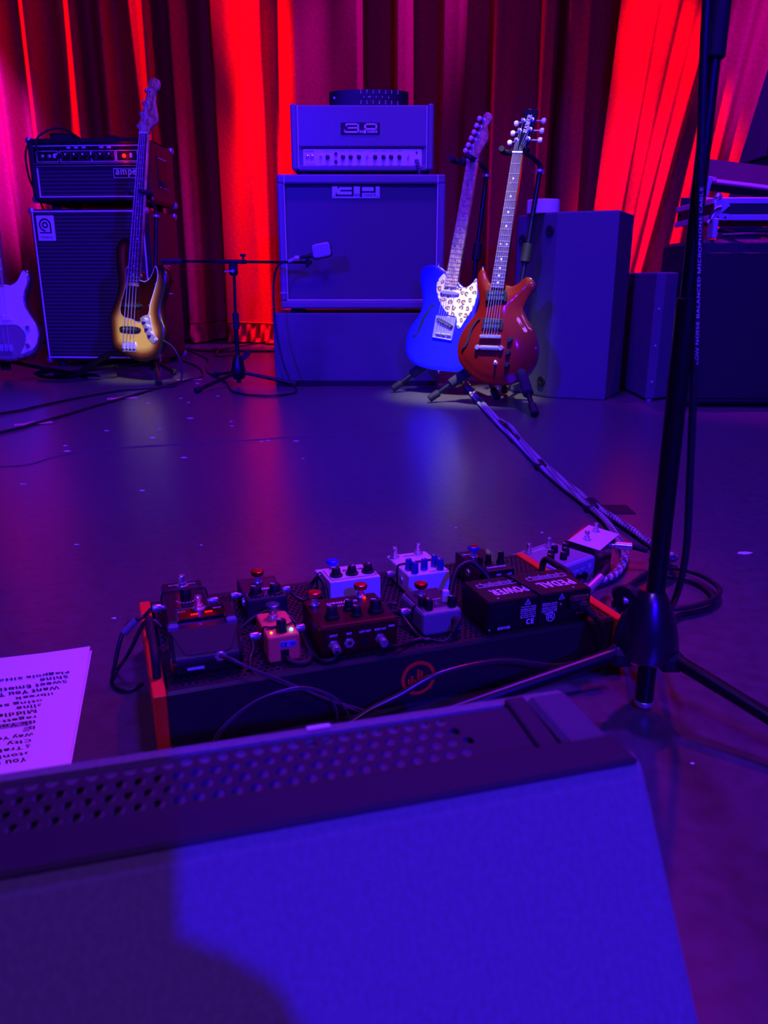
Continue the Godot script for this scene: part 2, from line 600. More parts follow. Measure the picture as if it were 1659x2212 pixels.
# curtain cloth: folds are [x at mid height, z] pairs; the sides may lean with height
func curtain(label: String, folds: Array, base_z: float, xl: Callable, xr: Callable, top := 4.3) -> void:
	var xs := []
	var x0: float = folds[0][0]
	var x1: float = folds[folds.size() - 1][0]
	for i in folds.size() - 1:
		var a: float = folds[i][0]
		var b: float = folds[i + 1][0]
		var n := clampi(int((b - a) / 0.012), 3, 14)
		for k in n:
			var t := float(k) / n
			xs.append([a + (b - a) * t, lerpf(folds[i][1], folds[i + 1][1], t * t * (3 - 2 * t))])
	xs.append(folds[folds.size() - 1])
	var o := thing("stage_curtain", label, "curtain", Transform3D())
	var put := func(i: int, y: float) -> Vector3:
		var u: float = (xs[i][0] - x0) / (x1 - x0)
		var full := clampf(y / 2.5, 0.0, 1.0)
		var w := 0.012 * sin(xs[i][0] * 9.0 + y * 1.3) + 0.008 * sin(xs[i][0] * 23.0 - y * 2.1)
		if y < 0.22:
			var g := (0.22 - y) / 0.22
			w += g * (0.022 * sin(xs[i][0] * 61.0 + y * 30.0) + 0.014 * sin(xs[i][0] * 113.0 - y * 41.0))
		return V(lerpf(xl.call(y), xr.call(y), u), y, base_z + xs[i][1] * (1.0 - 0.12 * full) + w)
	for part in 2:
		var ys := []
		if part == 0:
			for k in 25: ys.append(0.15 + (top - 0.15) * k / 24.0)
		else:
			for k in 8: ys.append(0.012 + 0.138 * k / 7.0)
		var s := st()
		s.set_smooth_group(1)
		for k in ys.size() - 1:
			for i in xs.size() - 1:
				quad(s, put.call(i, ys[k]), put.call(i + 1, ys[k]), put.call(i + 1, ys[k + 1]), put.call(i, ys[k + 1]))
		if part == 1:
			for i in xs.size() - 1:
				quad(s, put.call(i, 0.15), put.call(i + 1, 0.15), put.call(i + 1, 0.15) + V(0, -0.004, 0.006), put.call(i, 0.15) + V(0, -0.004, 0.006))
		obj("cloth" if part == 0 else "hem", s, M.velvet, o)

func make_curtains() -> void:
	var z := -5.6
	var f := [[-2.926, 0.0], [-2.713, 0.02], [-2.591, 0.10], [-2.505, 0.02], [-2.432, 0.13], [-2.371, -0.08], [-2.231, 0.12], [-2.170, -0.1], [-2.027, 0.04], [-1.944, 0.15], [-1.911, -0.12], [-1.779, 0.1], [-1.737, -0.12], [-1.560, 0.04], [-1.475, 0.2], [-1.450, -0.15], [-1.389, -0.3], [-1.353, 0.06], [-1.267, 0.0], [-1.231, -0.34], [-1.121, -0.34], [-1.096, 0.02], [-1.011, 0.0], [-0.883, 0.08], [-0.761, 0.16], [-0.724, 0.09], [-0.688, 0.08], [-0.547, 0.26]]
	curtain("red velvet stage curtain lit red and pink behind the bass amplifier", f, z, func(_y): return f[0][0], func(_y): return f[f.size() - 1][0])
	var g := [[-0.578, 0.20], [-0.532, 0.16], [-0.334, 0.08], [-0.166, 0.1], [-0.105, -0.34], [0.05, -0.34], [0.081, 0.04], [0.139, 0.03], [0.230, -0.14], [0.352, -0.14], [0.374, 0.06], [0.474, 0.04], [0.550, -0.12], [0.672, -0.12], [0.697, 0.08], [0.855, 0.05], [0.977, 0.02], [1.008, 0.08], [1.075, 0.05], [1.095, -0.32], [1.150, -0.32], [1.166, 0.05], [1.301, 0.03], [1.343, -0.22], [1.435, -0.2], [1.572, 0.02], [1.801, -0.03], [2.045, 0.02], [2.228, -0.02]]
	curtain("dark red stage curtain in shade behind the guitar amplifier", g, z, func(_y): return g[0][0], func(_y): return g[g.size() - 1][0])
	var z3 := -5.42
	var h := [[1.315, -0.12], [1.404, -0.04], [1.492, 0.01], [1.542, 0.03], [1.572, 0.015], [1.684, 0.03], [1.719, 0.015], [1.802, 0.035], [1.837, 0.02], [1.920, 0.06], [1.979, 0.0]]
	curtain("bright red curtain panel with a slanting edge behind the tall speaker", h, z3, func(y): return 1.352 + 0.058 * y, func(y): return 1.64 + 0.203 * y)
	var z4 := -5.5
	var q := [[1.709, -0.02], [1.859, 0.02], [2.038, -0.02], [2.143, 0.09], [2.218, 0.0], [2.308, 0.1], [2.398, 0.02], [2.502, 0.12]]
	curtain("magenta-lit curtain gathered at the right beside the flight case", q, z4, func(_y): return 1.68, func(y): return 2.05 + 0.2 * y)

# ---------- bass stack ----------
func cabinet_corner(p: Vector3, parent: Node, name_ := "corner_cap") -> void:
	var s := st()
	lathe(s, [Vector2(0, -0.016), Vector2(0.012, -0.015), Vector2(0.0175, -0.004), Vector2(0.0175, 0.004), Vector2(0.012, 0.015), Vector2(0, 0.016)], 12, at(p))
	obj(name_, s, M.nickel, parent)

func knob_shape(s: SurfaceTool, r: float, h: float, xf: Transform3D, skirt := 1.25) -> SurfaceTool:
	return lathe(s, [Vector2(0, 0), Vector2(r * skirt, 0), Vector2(r * skirt, h * 0.16), Vector2(r * 1.02, h * 0.3), Vector2(r * 0.9, h * 0.92), Vector2(r * 0.8, h), Vector2(0, h)], 16, xf)

const FWD := Basis(Vector3(1, 0, 0), Vector3(0, 0, 1), Vector3(0, -1, 0))   # turns a lathe's y axis towards the viewer

func make_bass_stack() -> void:
	var grille := tri_map(mk(Color(0.34, 0.34, 0.37), 0.85), 14.0, stripes(true))
	var root := thing("bass_speaker_cabinet", "tall black bass speaker cabinet with a round letter badge, ribbed grille and white piping", "speaker cabinet", at(V(-1.44, 0, -4.27), deg_to_rad(-4.0)))
	obj("cabinet", bx(st(), V(0, 0.395, -0.01), V(0.595, 0.74, 0.44), 0.012), M.tolex, root)
	obj("grille", bx(st(), V(0, 0.4, 0.212), V(0.545, 0.695, 0.012), 0.003), grille, root)
	for q in [[V(0, 0.752, 0.221), V(0.555, 0.008, 0.008)], [V(0, 0.047, 0.221), V(0.555, 0.008, 0.008)], [V(-0.277, 0.4, 0.221), V(0.008, 0.71, 0.008)], [V(0.277, 0.4, 0.221), V(0.008, 0.71, 0.008)]]:
		obj("piping", bx(st(), q[0], q[1], 0.003), M.piping, root)
	for x in [-0.288, 0.288]:
		for y in [0.034, 0.756]:
			for z in [-0.22, 0.2]: cabinet_corner(V(x, y, z), root)
	for x in [-0.24, 0.24]:
		for z in [-0.18, 0.16]: obj("foot", cyl(st(), 0.022, 0.0, 0.03, 14, at(V(x, 0, z))), M.rubber, root)
	var b := obj("badge", bx(st(), V(-0.215, 0.675, 0.2215), V(0.088, 0.118, 0.006), 0.002), M.white, root)
	for r in [[0.031, 0.023], [0.0155, 0.008]]:
		var s := st()
		s.set_smooth_group(-1)
		for k in 30:
			var t0: float = PI * -0.0 + PI * 1.5 * k / 30.0
			var t1: float = PI * 1.5 * (k + 1) / 30.0
			if r[0] < 0.02:
				t0 = TAU * k / 30.0; t1 = TAU * (k + 1) / 30.0
			var c := V(-0.217, 0.69, 0.2252)
			quad(s, c + V(cos(t0), sin(t0), 0) * r[1], c + V(cos(t0), sin(t0), 0) * r[0], c + V(cos(t1), sin(t1), 0) * r[0], c + V(cos(t1), sin(t1), 0) * r[1])
		if r[0] > 0.02:
			bx(s, V(-0.19, 0.674, 0.2252), V(0.008, 0.032, 0.0006), 0.0001)
			bx(s, V(-0.217, 0.654, 0.2252), V(0.062, 0.006, 0.0006), 0.0001)
		obj("emblem", s, M.ink, b)
	lettering(b, "Ampeg", M.ink, at(V(-0.217, 0.633, 0.2248)), 0.062, 0.013, "Droid Serif", true)
	# side handle
	var h := obj("side_handle", bx(st(), V(0.2985, 0.43, -0.02), V(0.004, 0.16, 0.12), 0.001), M.black, root)
	for k in 5:
		for y in [0.36, 0.5]: obj("rivet", lathe(st(), [Vector2(0, 0), Vector2(0.004, 0), Vector2(0.003, 0.003), Vector2(0, 0.004)], 8, Transform3D(Basis(Vector3(0, -1, 0), Vector3(1, 0, 0), Vector3(0, 0, 1)), V(0.3, y, -0.065 + 0.022 * k))), M.nickel, h)
	obj("grip", rod(st(), V(0.306, 0.43, -0.07), V(0.306, 0.43, 0.03), 0.009), M.rubber, h)

	# head
	var d := thing("bass_amplifier_head", "black bass amplifier head with knobs, red pilot light and lettered plate", "amplifier", at(V(-1.43, 0.768, -4.28), deg_to_rad(-4.0)))
	var top := 0.325
	obj("cabinet", bx(st(), V(0, 0.176, -0.03), V(0.595, 0.288, 0.36), 0.014), M.tolex, d)
	obj("top_rail", bx(st(), V(0, 0.307, 0.16), V(0.595, 0.026, 0.05), 0.008), M.tolex, d)
	obj("bottom_rail", bx(st(), V(0, 0.043, 0.16), V(0.595, 0.022, 0.05), 0.008), M.tolex, d)
	for x in [-0.284, 0.284]: obj("side_rail", bx(st(), V(x, 0.175, 0.16), V(0.026, 0.285, 0.05), 0.008), M.tolex, d)
	var pan := obj("control_panel", bx(st(), V(0, 0.255, 0.156), V(0.54, 0.076, 0.01), 0.001), M.ink, d)
	for q in [[-0.21, 0.108], [-0.067, 0.155], [0.072, 0.118], [0.19, 0.104]]:
		for e in [-1, 1]:
			obj("panel_outline", bx(st(), V(q[0], 0.242 + 0.024 * e, 0.1618), V(q[1], 0.0025, 0.002), 0.0004), M.piping, pan)
			obj("panel_outline", bx(st(), V(q[0] + e * q[1] / 2, 0.242, 0.1618), V(0.0025, 0.05, 0.002), 0.0004), M.piping, pan)
	for x in [-0.15, -0.106, -0.063, -0.02, 0.022, 0.068, 0.112]:
		var k := obj("knob", knob_shape(st(), 0.0105, 0.02, Transform3D(FWD, V(x, 0.243, 0.161))), M.black, d)
		obj("pointer", bx(st(), V(x - 0.004, 0.249, 0.1815), V(0.007, 0.009, 0.0015), 0.0004, Transform3D()), M.print_white, k)
		for t in 7:
			var an := PI * (-0.25 + 1.5 * t / 6.0)
			obj("tick", bx(st(), V(x + cos(an) * 0.0165, 0.243 + sin(an) * 0.0165, 0.1615), V(0.0022, 0.0022, 0.001), 0.0002), M.print_white, k)
	for x in [-0.098, -0.06, -0.022, 0.066, 0.104]: obj("rocker_switch", bx(st(), V(x, 0.281, 0.163), V(0.02, 0.01, 0.008), 0.002), M.white, d)
	for x in [-0.235, -0.2]: obj("input_jack", lathe(st(), [Vector2(0, 0), Vector2(0.009, 0), Vector2(0.009, 0.004), Vector2(0.005, 0.006), Vector2(0.004, 0.002), Vector2(0, 0.002)], 12, Transform3D(FWD, V(x, 0.243, 0.161))), M.nickel, d)
	obj("channel_switch", bx(st(), V(-0.172, 0.244, 0.163), V(0.016, 0.02, 0.006), 0.002), M.white, d)
	var glow := StandardMaterial3D.new()
	glow.albedo_color = Color(0.3, 0.02, 0.01)
	glow.emission_enabled = true
	glow.emission = Color(1.0, 0.12, 0.03)
	glow.emission_energy_multiplier = 2.5
	obj("pilot_light", lathe(st(), [Vector2(0, 0), Vector2(0.009, 0), Vector2(0.008, 0.006), Vector2(0.004, 0.009), Vector2(0, 0.01)], 12, Transform3D(FWD, V(0.176, 0.242, 0.161))), glow, d)
	var pl := OmniLight3D.new()
	pl.name = "pilot_light_glow"
	pl.light_color = Color(1.0, 0.12, 0.03); pl.light_energy = 0.002; pl.omni_range = 8.0; pl.omni_attenuation = 2.0; pl.light_size = 0.008; pl.shadow_enabled = true
	d.add_child(pl); pl.position = V(0.176, 0.242, 0.178)
	obj("power_switch", bx(st(), V(0.212, 0.243, 0.164), V(0.012, 0.022, 0.01), 0.002), M.white, d)
	for y in [0.288, 0.209, 0.197]: obj("trim_strip", bx(st(), V(0, y, 0.166), V(0.545, 0.005, 0.012), 0.001), M.nickel if y < 0.28 else M.piping, d)
	obj("grille", bx(st(), V(0, 0.125, 0.154), V(0.54, 0.14, 0.01), 0.002), grille, d)
	for q in [[V(0, 0.056, 0.163), V(0.545, 0.008, 0.008)], [V(-0.268, 0.125, 0.163), V(0.008, 0.135, 0.008)], [V(0.268, 0.125, 0.163), V(0.008, 0.135, 0.008)]]:
		obj("piping", bx(st(), q[0], q[1], 0.003), M.piping, d)
	var np := obj("name_plate", bx(st(), V(0.19, 0.164, 0.161), V(0.15, 0.045, 0.006), 0.002), M.white, d)
	obj("plate_field", bx(st(), V(0.19, 0.164, 0.1637), V(0.142, 0.037, 0.002), 0.0005), M.ink, np)
	lettering(np, "ampeg", M.print_white, at(V(0.19, 0.163, 0.165)), 0.128, 0.034, "Droid Sans", true)
	for x in [-0.29, 0.29]:
		for y in [0.045, 0.312]:
			for z in [-0.2, 0.168]: cabinet_corner(V(x, y, z), d)
	for x in [-0.22, 0.22]:
		for z in [-0.15, 0.1]: obj("foot", cyl(st(), 0.022, 0.0, 0.034, 14, at(V(x, 0, z))), M.rubber, d)
	var sh := obj("side_handle", bx(st(), V(0.2985, 0.18, -0.02), V(0.004, 0.15, 0.13), 0.001), M.black, d)
	obj("grip", bx(st(), V(0.303, 0.13, -0.02), V(0.008, 0.03, 0.08), 0.003), M.rubber, sh)
	for k in 5:
		for yz in [[0.248, -0.075 + 0.026 * k], [0.112, -0.075 + 0.026 * k]]:
			obj("rivet", lathe(st(), [Vector2(0, 0), Vector2(0.004, 0), Vector2(0.003, 0.003), Vector2(0, 0.004)], 8, Transform3D(Basis(Vector3(0, -1, 0), Vector3(1, 0, 0), Vector3(0, 0, 1)), V(0.3, yz[0], yz[1]))), M.nickel, sh)

	# things left lying on the head
	var p := thing("pedal_pouch", "small black box lying on the left end of the bass amplifier head", "box", at(V(-1.6, 1.091, -4.25), 0.15))
	obj("body", bx(st(), V(0, 0.018, 0), V(0.12, 0.036, 0.09), 0.008), M.rubber, p)
	obj("lid_edge", bx(st(), V(0, 0.03, 0), V(0.123, 0.005, 0.093), 0.002), M.black, p)
	var cl := st()
	cl.set_smooth_group(1)
	var g := func(i: int, j: int) -> Vector3:
		var u := i / 22.0
		var v := j / 10.0
		var bump := sin(PI * clampf(u, 0.0, 1.0)) * sin(PI * v)
		return V(-0.19 + 0.42 * u, 0.001 + bump * (0.022 + 0.012 * sin(u * 17.0) + 0.008 * sin(u * 9.0 + v * 7.0)), -0.11 + 0.2 * v)
	for i in 22:
		for j in 10: quad(cl, g.call(i, j + 1), g.call(i + 1, j + 1), g.call(i + 1, j), g.call(i, j))
	tag(obj("black_cloth", cl, M.rubber, self, at(V(-1.37, 1.0885, -4.28), -0.07)), "rumpled black cloth spread along the top of the bass amplifier head", "cloth")
	tag(obj("hanging_cable", tube(st(), smooth([V(-1.5, 1.096, -4.22), V(-1.58, 1.14, -4.15), V(-1.66, 1.09, -4.075), V(-1.672, 1.02, -4.07), V(-1.668, 0.99, -4.072)]), 0.005), M.cable), "short black cable looping over the front of the bass amplifier head", "cable")
	tag(obj("hanging_cable", tube(st(), smooth([V(-1.62, 1.093, -4.33), V(-1.71, 1.105, -4.25), V(-1.775, 1.06, -4.2), V(-1.79, 0.93, -4.22), V(-1.775, 0.8, -4.3), V(-1.76, 0.5, -4.45), V(-1.78, 0.006, -4.6)]), 0.005), M.cable), "long black cable hanging down the left side of the bass amplifier", "cable")

# ---------- guitar stack ----------
func badge_3p(parent: Node, fore: Material, c: Vector3, w: float) -> void:
	var z := c.z
	var s := st()
	var k := w / 0.1
	for q in [[-0.0235, 0.0105, 0.036, 0.0038], [-0.021, 0.001, 0.03, 0.0036], [-0.0265, -0.0095, 0.041, 0.0042], [-0.0072, 0.0005, 0.0048, 0.024], [-0.0405, 0.0085, 0.0032, 0.006], [-0.0455, -0.0075, 0.0032, 0.008], [0.0275, 0.0105, 0.036, 0.0038], [0.0275, -0.0018, 0.036, 0.0036], [0.012, -0.0005, 0.005, 0.0255], [0.0435, 0.0045, 0.0048, 0.0145]]:
		bx(s, V(c.x + q[0] * k, c.y + q[1] * k, z), V(q[2] * k, q[3] * k, 0.0006), 0.0001)
	obj("emblem", s, fore, parent)
	lettering(parent, "RD", fore, at(V(c.x + 0.0035 * k, c.y - 0.0088 * k, z)), 0.0115 * k, 0.0065 * k, "Droid Sans", true)
	lettering(parent, "OWER", fore, at(V(c.x + 0.032 * k, c.y - 0.0088 * k, z)), 0.029 * k, 0.0065 * k, "Droid Sans", true)

func make_guitar_stack() -> void:
	var z := -3.3
	var wood := tri_map(mk(Color(0.36, 0.36, 0.4), 0.7), 1.2, noise_tex(0.012, 256, FastNoiseLite.TYPE_SIMPLEX_SMOOTH, ramp([Color(0.9, 0.9, 0.9), Color(1, 1, 1)], [0.1, 0.9]), 5))
	var r := thing("riser_box", "plain painted wooden riser box under the guitar speaker cabinet", "box", at(V(-0.115, 0, z - 0.2)))
	obj("body", bx(st(), V(0, 0.15, 0), V(0.69, 0.298, 0.4), 0.004), wood, r)
	obj("base_strip", bx(st(), V(0, 0.012, 0.201), V(0.67, 0.022, 0.004), 0.001), M.ink, r)
	# cabinet
	var cloth := tri_map(mk(Color(0.46, 0.46, 0.5), 0.85), 24.0, weave())
	var c := thing("guitar_speaker_cabinet", "wide guitar speaker cabinet with white plate badge on woven grille, standing on the riser box", "speaker cabinet", at(V(-0.09, 0.299, z - 0.16)))
	var w := 0.668
	var h := 0.512
	var b := 0.018
	obj("cabinet", bx(st(), V(0, b + h / 2, -0.02), V(w, h, 0.28), 0.008), M.grey_tolex, c)
	for q in [[V(0, b + h - 0.017, 0.14), V(w, 0.034, 0.045)], [V(0, b + 0.0155, 0.14), V(w, 0.031, 0.045)], [V(-w / 2 + 0.013, b + h / 2, 0.14), V(0.026, h - 0.062, 0.045)], [V(w / 2 - 0.015, b + h / 2, 0.14), V(0.03, h - 0.062, 0.045)]]:
		obj("front_rail", bx(st(), q[0], q[1], 0.006), M.grey_tolex, c)
	obj("grille", bx(st(), V(0, b + h / 2, 0.135), V(w - 0.05, h - 0.06, 0.01), 0.001), cloth, c)
	for q in [[V(0, b + 0.034, 0.158), V(w - 0.05, 0.004, 0.005)], [V(-w / 2 + 0.028, b + h / 2, 0.158), V(0.003, h - 0.06, 0.005)], [V(w / 2 - 0.031, b + h / 2, 0.158), V(0.004, h - 0.06, 0.005)], [V(-w / 2 + 0.03, b + h - 0.017, 0.1635), V(0.003, 0.03, 0.003)], [V(w / 2 - 0.031, b + h - 0.017, 0.1635), V(0.003, 0.03, 0.003)], [V(-w / 2 + 0.013, b + 0.062, 0.1635), V(0.026, 0.003, 0.003)]]:
		obj("piping", bx(st(), q[0], q[1], 0.001), M.piping, c)
	obj("painted_shadow_gap", bx(st(), V(0, b + h - 0.039, 0.141), V(w - 0.056, 0.008, 0.01), 0.001), M.ink, c)  # ink strip painted in as shade under the top front rail
	var pl := obj("name_plate", bx(st(), V(-0.022, b + h - 0.06, 0.1425), V(0.19, 0.052, 0.005), 0.002), M.white, c)
	badge_3p(pl, M.ink, V(-0.022, b + h - 0.06, 0.1452), 0.172)
	for x in [-0.087, 0.087]:
		for y in [-0.02, 0.02]: obj("screw", lathe(st(), [Vector2(0, 0), Vector2(0.003, 0), Vector2(0.002, 0.0015), Vector2(0, 0.002)], 8, Transform3D(FWD, V(-0.022 + x, b + h - 0.06 + y, 0.145))), M.ink, pl)
	for x in [-0.28, 0.28]:
		for zz in [-0.12, 0.11]: obj("foot", cyl(st(), 0.02, 0.0, 0.018, 14, at(V(x, 0, zz))), M.rubber, c)
	# head
	var a := thing("guitar_amplifier_head", "guitar amplifier head with pale control panel and dark lettered plate above the woven grille", "amplifier", at(V(-0.085, 0.83, z - 0.13)))
	w = 0.558
	h = 0.238
	b = 0.016
	obj("cabinet", bx(st(), V(0, b + h / 2, -0.02), V(w, h, 0.22), 0.009), M.grey_tolex, a)
	obj("front_board", bx(st(), V(0, b + 0.161, 0.085), V(w - 0.05, h - 0.092, 0.02), 0.003), M.grey_tolex, a)
	for x in [-1, 1]:
		obj("side_rail", bx(st(), V(x * (w / 2 - 0.0125), b + h / 2, 0.095), V(0.025, h, 0.04), 0.006), M.grey_tolex, a)
		obj("piping", bx(st(), V(x * (w / 2 - 0.0265), b + h / 2, 0.1005), V(0.003, h - 0.012, 0.012), 0.001), M.piping, a)
	obj("bottom_rail", bx(st(), V(0, b + 0.009, 0.09), V(w - 0.05, 0.02, 0.03), 0.004), M.grey_tolex, a)
	obj("recess_edge", bx(st(), V(0, b + 0.084, 0.096), V(w - 0.075, 0.007, 0.006), 0.002), M.ink, a)
	var cp := obj("control_panel", bx(st(), V(0, b + 0.049, 0.092), V(0.47, 0.062, 0.006), 0.002), M.white, a)
	for x in [-0.138, -0.077, -0.047, -0.014, 0.05, 0.083, 0.113, 0.146]:
		var k := obj("knob", knob_shape(st(), 0.0072, 0.018, Transform3D(FWD, V(x, b + 0.05, 0.095))), M.black, a)
		obj("pointer", bx(st(), V(x + 0.002, b + 0.055, 0.1133), V(0.0018, 0.006, 0.001), 0.0003), M.print_white, k)
		lettering(cp, "GAIN" if x < -0.1 else "BASS" if x < 0 else "TONE", M.ink, at(V(x, b + 0.0705, 0.0952)), 0.014, 0.0035)
	for q in [[-0.105, 0.062], [-0.105, 0.033]]: obj("small_knob", knob_shape(st(), 0.005, 0.014, Transform3D(FWD, V(q[0], b + q[1], 0.095))), M.black, a)
	for x in [-0.165, 0.018, 0.18]:
		obj("toggle_switch", rod(lathe(st(), [Vector2(0, 0), Vector2(0.006, 0), Vector2(0.005, 0.004), Vector2(0, 0.004)], 10, Transform3D(FWD, V(x, b + 0.05, 0.095))), V(x, b + 0.05, 0.097), V(x + 0.004, b + 0.058, 0.112), 0.002, 8), M.chrome, a)
	for x in [-0.218, -0.2]: obj("indicator_jack", lathe(st(), [Vector2(0, 0), Vector2(0.0075, 0), Vector2(0.0075, 0.003), Vector2(0.0045, 0.005), Vector2(0.0035, 0.001), Vector2(0, 0.001)], 14, Transform3D(FWD, V(x, b + 0.05, 0.095))), M.chrome, a)
	obj("input_jack", lathe(st(), [Vector2(0, 0), Vector2(0.009, 0), Vector2(0.009, 0.003), Vector2(0.006, 0.006), Vector2(0.004, 0.001), Vector2(0, 0.001)], 14, Transform3D(FWD, V(0.214, b + 0.036, 0.095))), M.chrome, a)
	obj("status_lamp", lathe(st(), [Vector2(0, 0), Vector2(0.004, 0), Vector2(0.003, 0.003), Vector2(0, 0.004)], 10, Transform3D(FWD, V(0.214, b + 0.066, 0.095))), M.ink, a)
	lettering(cp, "3RD POWER", M.ink, at(V(-0.21, b + 0.07, 0.0952)), 0.034, 0.006, "Droid Sans", true)
	lettering(cp, "DREAM WEAVER 38", M.ink, at(V(-0.205, b + 0.024, 0.0952)), 0.044, 0.004)
	var np := obj("name_plate", bx(st(), V(-0.008, b + 0.153, 0.0965), V(0.152, 0.043, 0.005), 0.003), M.ink, a)
	badge_3p(np, M.print_white, V(-0.006, b + 0.153, 0.0993), 0.14)
	for x in [-0.23, 0.23]:
		for zz in [-0.09, 0.07]: obj("foot", cyl(st(), 0.018, 0.0, 0.017, 14, at(V(x, 0, zz))), M.rubber, a)
	# braided lead from the head down to the cabinet
	var braid := tri_map(mk(Color(0.7, 0.7, 0.72), 0.8), 26.0, braid_tex())
	tag(obj("speaker_lead", tube(st(), smooth([V(0.129, 0.882, z - 0.033), V(0.131, 0.882, z - 0.012), V(0.134, 0.866, z - 0.008), V(0.14, 0.842, z - 0.012), V(0.139, 0.835, z - 0.03), V(0.13, 0.834, z - 0.12)]), 0.006), braid), "short braided lead plugged into the right end of the guitar amplifier panel", "cable")
	# studded strap, rolled up on its edge
	var rt := thing("studded_strap", "rolled black leather guitar strap with metal studs lying on the guitar amplifier head", "strap", at(V(-0.06, 1.0845, z - 0.1)))
	var path := []
	for k in 41:
		var t := k / 40.0
		var an := PI * 0.45 + t * TAU * 0.97
		path.append(V(0.155 * cos(an), 0.028, 0.05 * sin(an) * -1.0))
	var s := st()
	s.set_smooth_group(1)
	for k in 40:
		var a0: Vector3 = path[k]
		var a1: Vector3 = path[k + 1]
		for side in [0, 1]:
			var o0 := a0 + a0.normalized() * V(1, 0, 1) * (0.002 if side else -0.002)
			var o1 := a1 + a1.normalized() * V(1, 0, 1) * (0.002 if side else -0.002)
			oq(s, V(0, 0.028, 0) if side else a0 + a0 * 2.0, o0 + V(0, -0.027, 0), o1 + V(0, -0.027, 0), o1 + V(0, 0.027, 0), o0 + V(0, 0.027, 0))
		quad(s, a0 + V(0, 0.027, 0), a1 + V(0, 0.027, 0), a1 * 0.97 + V(0, 0.028, 0), a0 * 0.97 + V(0, 0.028, 0))
	obj("band", s, M.black, rt)
	var stud := obj("stud", lathe(st(), [Vector2(0, 0), Vector2(0.0032, 0), Vector2(0.0022, 0.002), Vector2(0, 0.003)], 8), M.chrome, rt, Transform3D(FWD, V(0, 0.028, 0.052)))
	for k in 7:
		var x := -0.03 + 0.024 * k
		var zf := 0.0522 * sqrt(maxf(0.0, 1.0 - pow(x / 0.157, 2.0)))
		for y in [0.006, 0.013, 0.028, 0.043, 0.05]:
			if k == 0 and y == 0.028: continue
			again(stud, Transform3D(FWD, V(x - (0.012 if y == 0.028 else 0.0), y, zf)))
	var rs := st()
	lathe(rs, [Vector2(0, 0), Vector2(0.005, 0), Vector2(0.004, 0.002), Vector2(0, 0.002)], 10, Transform3D(FWD, V(-0.135, 0.03, 0.026)))
	obj("strap_hole", rs, M.nickel, rt)

# ---------- guitars ----------
func lean(p: Vector3, yaw: float, back: float) -> Transform3D:
	return Transform3D(Basis(Vector3.UP, deg_to_rad(yaw)) * Basis(Vector3.RIGHT, deg_to_rad(-back)), p)

func v3(p: Vector2, z: float) -> Vector3: return V(p.x, p.y, z)

# e0,e1 fingerboard end; n0,n1 nut; br bridge centre; all in the plane of the body's front
func make_neck(o: Node3D, e0: Vector2, e1: Vector2, n0: Vector2, n1: Vector2, br: Vector2, frets: int, board: Material, wood: Material, dots: Array, dot_mat: Material, z := 0.007) -> void:
	var nc := (n0 + n1) / 2.0
	var ec := (e0 + e1) / 2.0
	var ax := (nc - ec).normalized()
	var sd := Vector2(ax.y, -ax.x)
	obj("neck", prism(st(), [e0 - ax * 0.02, e1 - ax * 0.02, n1, n0], z - 0.024, z - 0.005, 0.006, 3), wood, o)
	obj("fingerboard", prism(st(), [e0, e1, n1, n0], z - 0.005, z, 0.0012, 2), board, o)
	obj("nut", prism(st(), [n0, n1, n1 + ax * 0.005, n0 + ax * 0.005], z - 0.003, z + 0.0025, 0.0006, 1), M.white, o)
	var l := nc.distance_to(br)
	var wn := n0.distance_to(n1)
	var we := e0.distance_to(e1)
	var le := nc.distance_to(ec)
	for k in range(1, frets + 1):
		var d := l * (1.0 - pow(2.0, -k / 12.0))
		if d > le - 0.003: break
		var c := nc - ax * d
		var w := lerpf(wn, we, d / le) - 0.001
		obj("fret", bx(st(), Vector3.ZERO, V(w, 0.0022, 0.002), 0.0005, Transform3D(Basis(v3(sd, 0), v3(ax, 0), V(0, 0, 1)), v3(c, z + 0.0004))), M.chrome, o)
	for k in dots:
		var d := l * (1.0 - (pow(2.0, -k / 12.0) + pow(2.0, -(k - 1) / 12.0)) / 2.0)
		if d > le - 0.004: continue
		var off := [0.0] if k != 12 else [-0.011, 0.011]
		for f in off:
			obj("inlay_dot", lathe(st(), [Vector2(0.0032, 0), Vector2(0.003, 0.0004), Vector2(0, 0.0004)], 12, Transform3D(FWD, v3(nc - ax * d + sd * f, z))), dot_mat, o)

func make_strings(o: Node3D, br: Vector2, half_b: float, n0: Vector2, n1: Vector2, posts: Array, r: float, zb: float, zn: float, sd: Vector2) -> void:
	var n := posts.size()
	for k in n:
		var t := (k + 0.5) / n
		var a := br + sd * lerpf(-half_b, half_b, t)
		var b := n0.lerp(n1, 0.06 + 0.88 * t)
		obj("string", tube(st(), [v3(a, zb), v3(b, zn), v3(posts[k], zn - 0.007)], r * lerpf(1.25, 0.75, t), 5), M.nickel, o)

